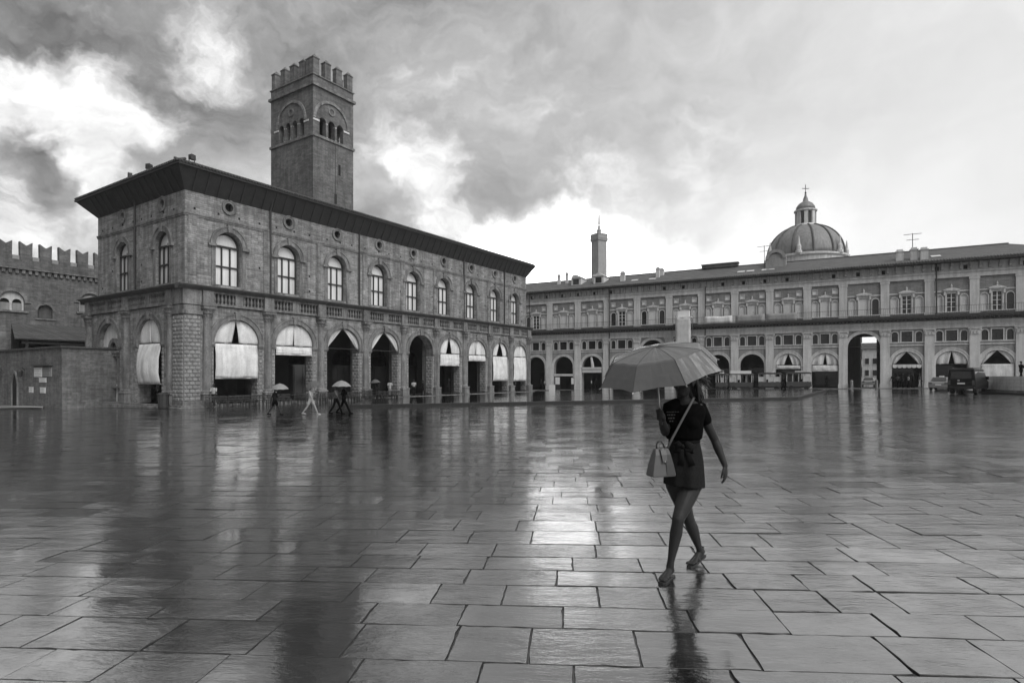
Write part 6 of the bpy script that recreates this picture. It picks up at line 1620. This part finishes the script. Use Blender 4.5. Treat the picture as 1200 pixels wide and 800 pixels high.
# sandals
def sandal(P, name):
    q = MB(); out = [(-.075, -.026), (-.06, -.034), (0, -.034), (.06, -.034), (.12, -.044), (.17, -.044), (.205, -.028), (.212, 0), (.205, .028), (.17, .044), (.12, .044), (.06, .034), (0, .034), (-.06, .034), (-.075, .026)]
    n = len(out); lo = [P(f, s*.86, -.020) for f, s in out]; hi = [P(f, s*.86, -.007) for f, s in out]
    q.add([tuple(p) for p in lo+hi], [tuple(range(n))[::-1], tuple(range(n, 2*n))]+[(i, (i+1) % n, n+(i+1) % n, n+i) for i in range(n)])
    s_ = put('sandal', q.mesh('sandal', recalc=True), 'leather_dark', wo_)
    q = MB()
    q.tube([P(.06, -.040, .005), P(.065, -.030, .036), P(.075, 0, .054), P(.065, .030, .036), P(.06, .040, .005)], [(.008, .003)]*5, 8); q.tube([P(.125, -.045, .005), P(.125, -.03, .026), P(.125, .0, .034), P(.125, .03, .026), P(.125, .045, .005)], [(.005, .003)]*5, 8)
    q.tube([P(.17, 0, .006), P(.15, .0, .028), P(.075, 0, .054)], [(.004, .003)]*3, 6)
    put('sandal_strap', q, 'leather_dark', s_)
    q = MB(); K = []
    for j in range(13):
        a_ = 2*PI*j/12; K.append(P(-.006+.034*math.cos(a_), .033*math.sin(a_), .088))
    q.tube(K, [(.006, .003)]*13, 8, up=UPZ); q.tube([P(-.058, 0, .0), P(-.050, 0, .04), P(-.040, 0, .086)], .004, 6)
    put('ankle_strap', q, 'leather_dark', s_)
sandal(PL, 'l'); sandal(PR, 'r')

# handbag
BZ = -.20
bc = wp(774.5, 541, BZ)
bag = empty('handbag', T(bc.x, bc.y, bc.z-.12), 'pale two-tone leather handbag with a flap hanging at her hip on a long strap', 'handbag')
bx_ = (RT*.93+FW*.30).normalized(); by_ = Vector((-bx_.y, bx_.x, 0)); by_ = by_ if by_.dot(FW) > 0 else -by_
def bp_(u, v, z): return bc+bx_*u+by_*v+UPZ*z
def bag_solid(rows, nm, mat, par=None, sub=2):
    q = MB(); n = 4
    for (z, a, b_, sft) in rows:
        for (su, sv) in ((-1, -1), (1, -1), (1, 1), (-1, 1)): q.v.append(tuple(bp_(su*a+sft, sv*b_, z)))
    m_ = len(rows); q.f = [(3, 2, 1, 0), tuple((m_-1)*4+i for i in range(4))]+[(j*4+i, j*4+(i+1) % 4, (j+1)*4+(i+1) % 4, (j+1)*4+i) for j in range(m_-1) for i in range(4)]
    o = put(nm, q.mesh(nm, recalc=True), mat, par or bag); soft(o, .016, 4); return o
bag_solid([(-.112, .098, .052, 0), (-.098, .104, .056, 0), (-.02, .090, .048, 0), (.06, .070, .034, 0), (.108, .058, .014, 0)], 'bag_body', 'leather')
BAGROWS = [(-.112, .098, .052), (-.098, .104, .056), (-.02, .090, .048), (.06, .070, .034), (.108, .058, .014)]
def face_pt(u, z, off=.004):                                # a point on the front face
    for (z0, a0, d0), (z1, a1, d1) in zip(BAGROWS, BAGROWS[1:]):
        if z <= z1 or z1 == .108:
            t = max(0, min(1, (z-z0)/(z1-z0))); return bp_(u*(a0+(a1-a0)*t)/.104, -(d0+(d1-d0)*t)-off, z)
q = MB(); P = [(.035, .106), (.066, .106), (.060, .02), (.058, -.10), (.098, -.10)]
q.add([tuple(face_pt(u, z, .003)) for u, z in ((.018, .10), (.098, .10), (.096, .06), (.095, -.02), (.094, -.094), (.020, -.094), (.019, -.02), (.018, .06))], [(0, 1, 2, 7), (7, 2, 3, 6), (6, 3, 4, 5)]); o = put('dark_panel', q, 'leather_mid', bag); o.modifiers.new('t', 'SOLIDIFY').thickness = .003
q = MB(); pts = [(-.045, .107), (.040, .107), (.036, .06), (.026, .012), (.002, -.004), (-.022, .012), (-.036, .06)]
q.add([tuple(face_pt(u, z, .008)) for u, z in pts], [(0, 1, 2, 6), (6, 2, 3, 5), (5, 3, 4)]); o = put('flap', q, 'leather', bag); o.modifiers.new('t', 'SOLIDIFY').thickness = .007
for u0, u1 in ((-.036, -.026), (.024, .034)):
    q = MB(); q.add([tuple(face_pt(u, z, .013)) for u, z in ((u0, .108), (u1, .108), (u1-.012*(1 if u0 > 0 else -1), -.004), (u0-.012*(1 if u0 > 0 else -1), -.004))], [(0, 1, 2, 3)]); o = put('buckle_strap', q, 'leather_dark', bag); o.modifiers.new('t', 'SOLIDIFY').thickness = .004
q = MB(); q.ball(face_pt(.002, .008, .016), .007, 8, 6); put('clasp', q.mesh('clasp', smooth=True), 'metal', bag)
q = MB(); q.tube([bp_(-.035, 0, .10), bp_(-.042, 0, .135), bp_(-.03, 0, .158), bp_(0, 0, .162), bp_(.02, 0, .142), bp_(.030, 0, .118), bp_(.038, 0, .10)], .0065, 8); put('bag_handle', q.mesh('bag_handle', smooth=True), 'leather_dark', bag)
q = MB(); s0 = bp_(.055, 0, .095)
path = [s0, wp(788, 513, -.175), wp(795, 500, -.17), wp(802, 487, -.165), wp(808, 476, -.12), wp(813, 466.5, -.04), wp(815, 464.5, .05), wp(812, 472, .12), wp(802, 490, .15), wp(792, 510, .13), wp(784, 524, .02), bp_(-.045, .02, .10)]
q.tube(path, [(.010, .003)]*len(path), 8); put('bag_strap', q.mesh('bag_strap', smooth=True), 'plaster_dark', bag)

# umbrella
um = empty('umbrella', T(GRIP.x, GRIP.y, GRIP.z), 'large silver-grey umbrella with eight panels held over the woman in the foreground', 'umbrella')
RC = at_depth(773, 437.5, 4.62)                              # middle of the rim
AX = (-RT*.21-FW*.20+UPZ*.95).normalized()
cx_ = (-FW-AX*(-FW).dot(AX)).normalized(); cy_ = AX.cross(cx_)
RU = .487
def up_t(a_, r, z): return RC+cx_*(r*math.cos(a_))+cy_*(r*math.sin(a_))+AX*z
ph0 = math.atan2((RT*.10-FW).dot(cy_), (RT*.10-FW).dot(cx_))
RP = [(0, .218), (.12, .208), (.24, .192), (.345, .170), (.36, .160), (.43, .075), (RU, .0)]
for k in range(8):
    a0_, a1_ = ph0+2*PI*k/8, ph0+2*PI*(k+1)/8; q = MB(); NU = 8
    for j, (r, z) in enumerate(RP):
        for i in range(NU+1):
            t = i/NU; p0, p1 = up_t(a0_, r, z), up_t(a1_, r, z); p = p0.lerp(p1, t)
            bow = 4*t*(1-t)
            mid = RC+AX*z; outw = (p-mid)
            if j == len(RP)-1: p = p-outw*.035*bow+AX*.006*bow      # scalloped hem
            else: p = p-outw*.014*bow*(j/6)
            p = p+AX*.0025*math.sin(t*13+k*2+j)*bow
            q.v.append(tuple(p))
    q.f = [(j*(NU+1)+i, (j+1)*(NU+1)+i, (j+1)*(NU+1)+i+1, j*(NU+1)+i+1) for j in range(len(RP)-1) for i in range(NU)]
    o = put('canopy_panel', q.mesh('canopy_panel', smooth=False), 'umbrella_cloth', um); sd_ = o.modifiers.new('t', 'SOLIDIFY'); sd_.thickness = .0015
    q = MB(); q.tube([up_t(a0_, r, z-.0005) for r, z in RP], .0026, 6); put('rib', q, 'iron', um)
    q = MB(); q.tube([up_t(a0_, .012, -.06), up_t(a0_, .22, .165)], .0025, 6); put('stretcher', q, 'iron', um)
    q = MB(); q.tube([up_t(a0_, RU-.012, .004), up_t(a0_, RU+.012, -.008)], .0042, 6); put('rib_tip', q, 'metal', um)
top = up_t(0, 0, .224); q = MB(); q.tube([GRIP-(top-GRIP).normalized()*.05, up_t(0, 0, .19)], .0065, 8); put('shaft', q.mesh('shaft', smooth=True), 'metal', um)
q = MB(); q.tube([up_t(0, 0, .19), up_t(0, 0, .212), top], [.013, .009, .005], 8); put('ferrule', q, 'iron', um)
dn = (GRIP-top).normalized(); q = MB(); q.tube([GRIP-dn*.055, GRIP-dn*.02, GRIP+dn*.03, GRIP+dn*.075], [.012, .0145, .014, .016], 10); put('handle', q.mesh('handle', smooth=True), 'iron', um)
q = MB(); q.tube([up_t(0, 0, -.075), up_t(0, 0, -.045)], .013, 8); put('runner', q, 'iron', um)
# ------------------------------------------------------------------ rain haze
hz = MB(); hz.box(-12, 420, -330, 330, -30, 92)
o = put('haze', hz, None, None); o['kind'] = 'stuff'
hm = bpy.data.materials.new('rain_haze'); hm.use_nodes = True; hm.node_tree.nodes.clear()
ho = hm.node_tree.nodes.new('ShaderNodeOutputMaterial'); hv = hm.node_tree.nodes.new('ShaderNodeVolumePrincipled')
hv.inputs['Density'].default_value = .0003; hv.inputs['Color'].default_value = (.95, .95, .95, 1); hv.inputs['Anisotropy'].default_value = .2
hm.node_tree.links.new(hv.outputs[0], ho.inputs['Volume']); o.data.materials.append(hm)
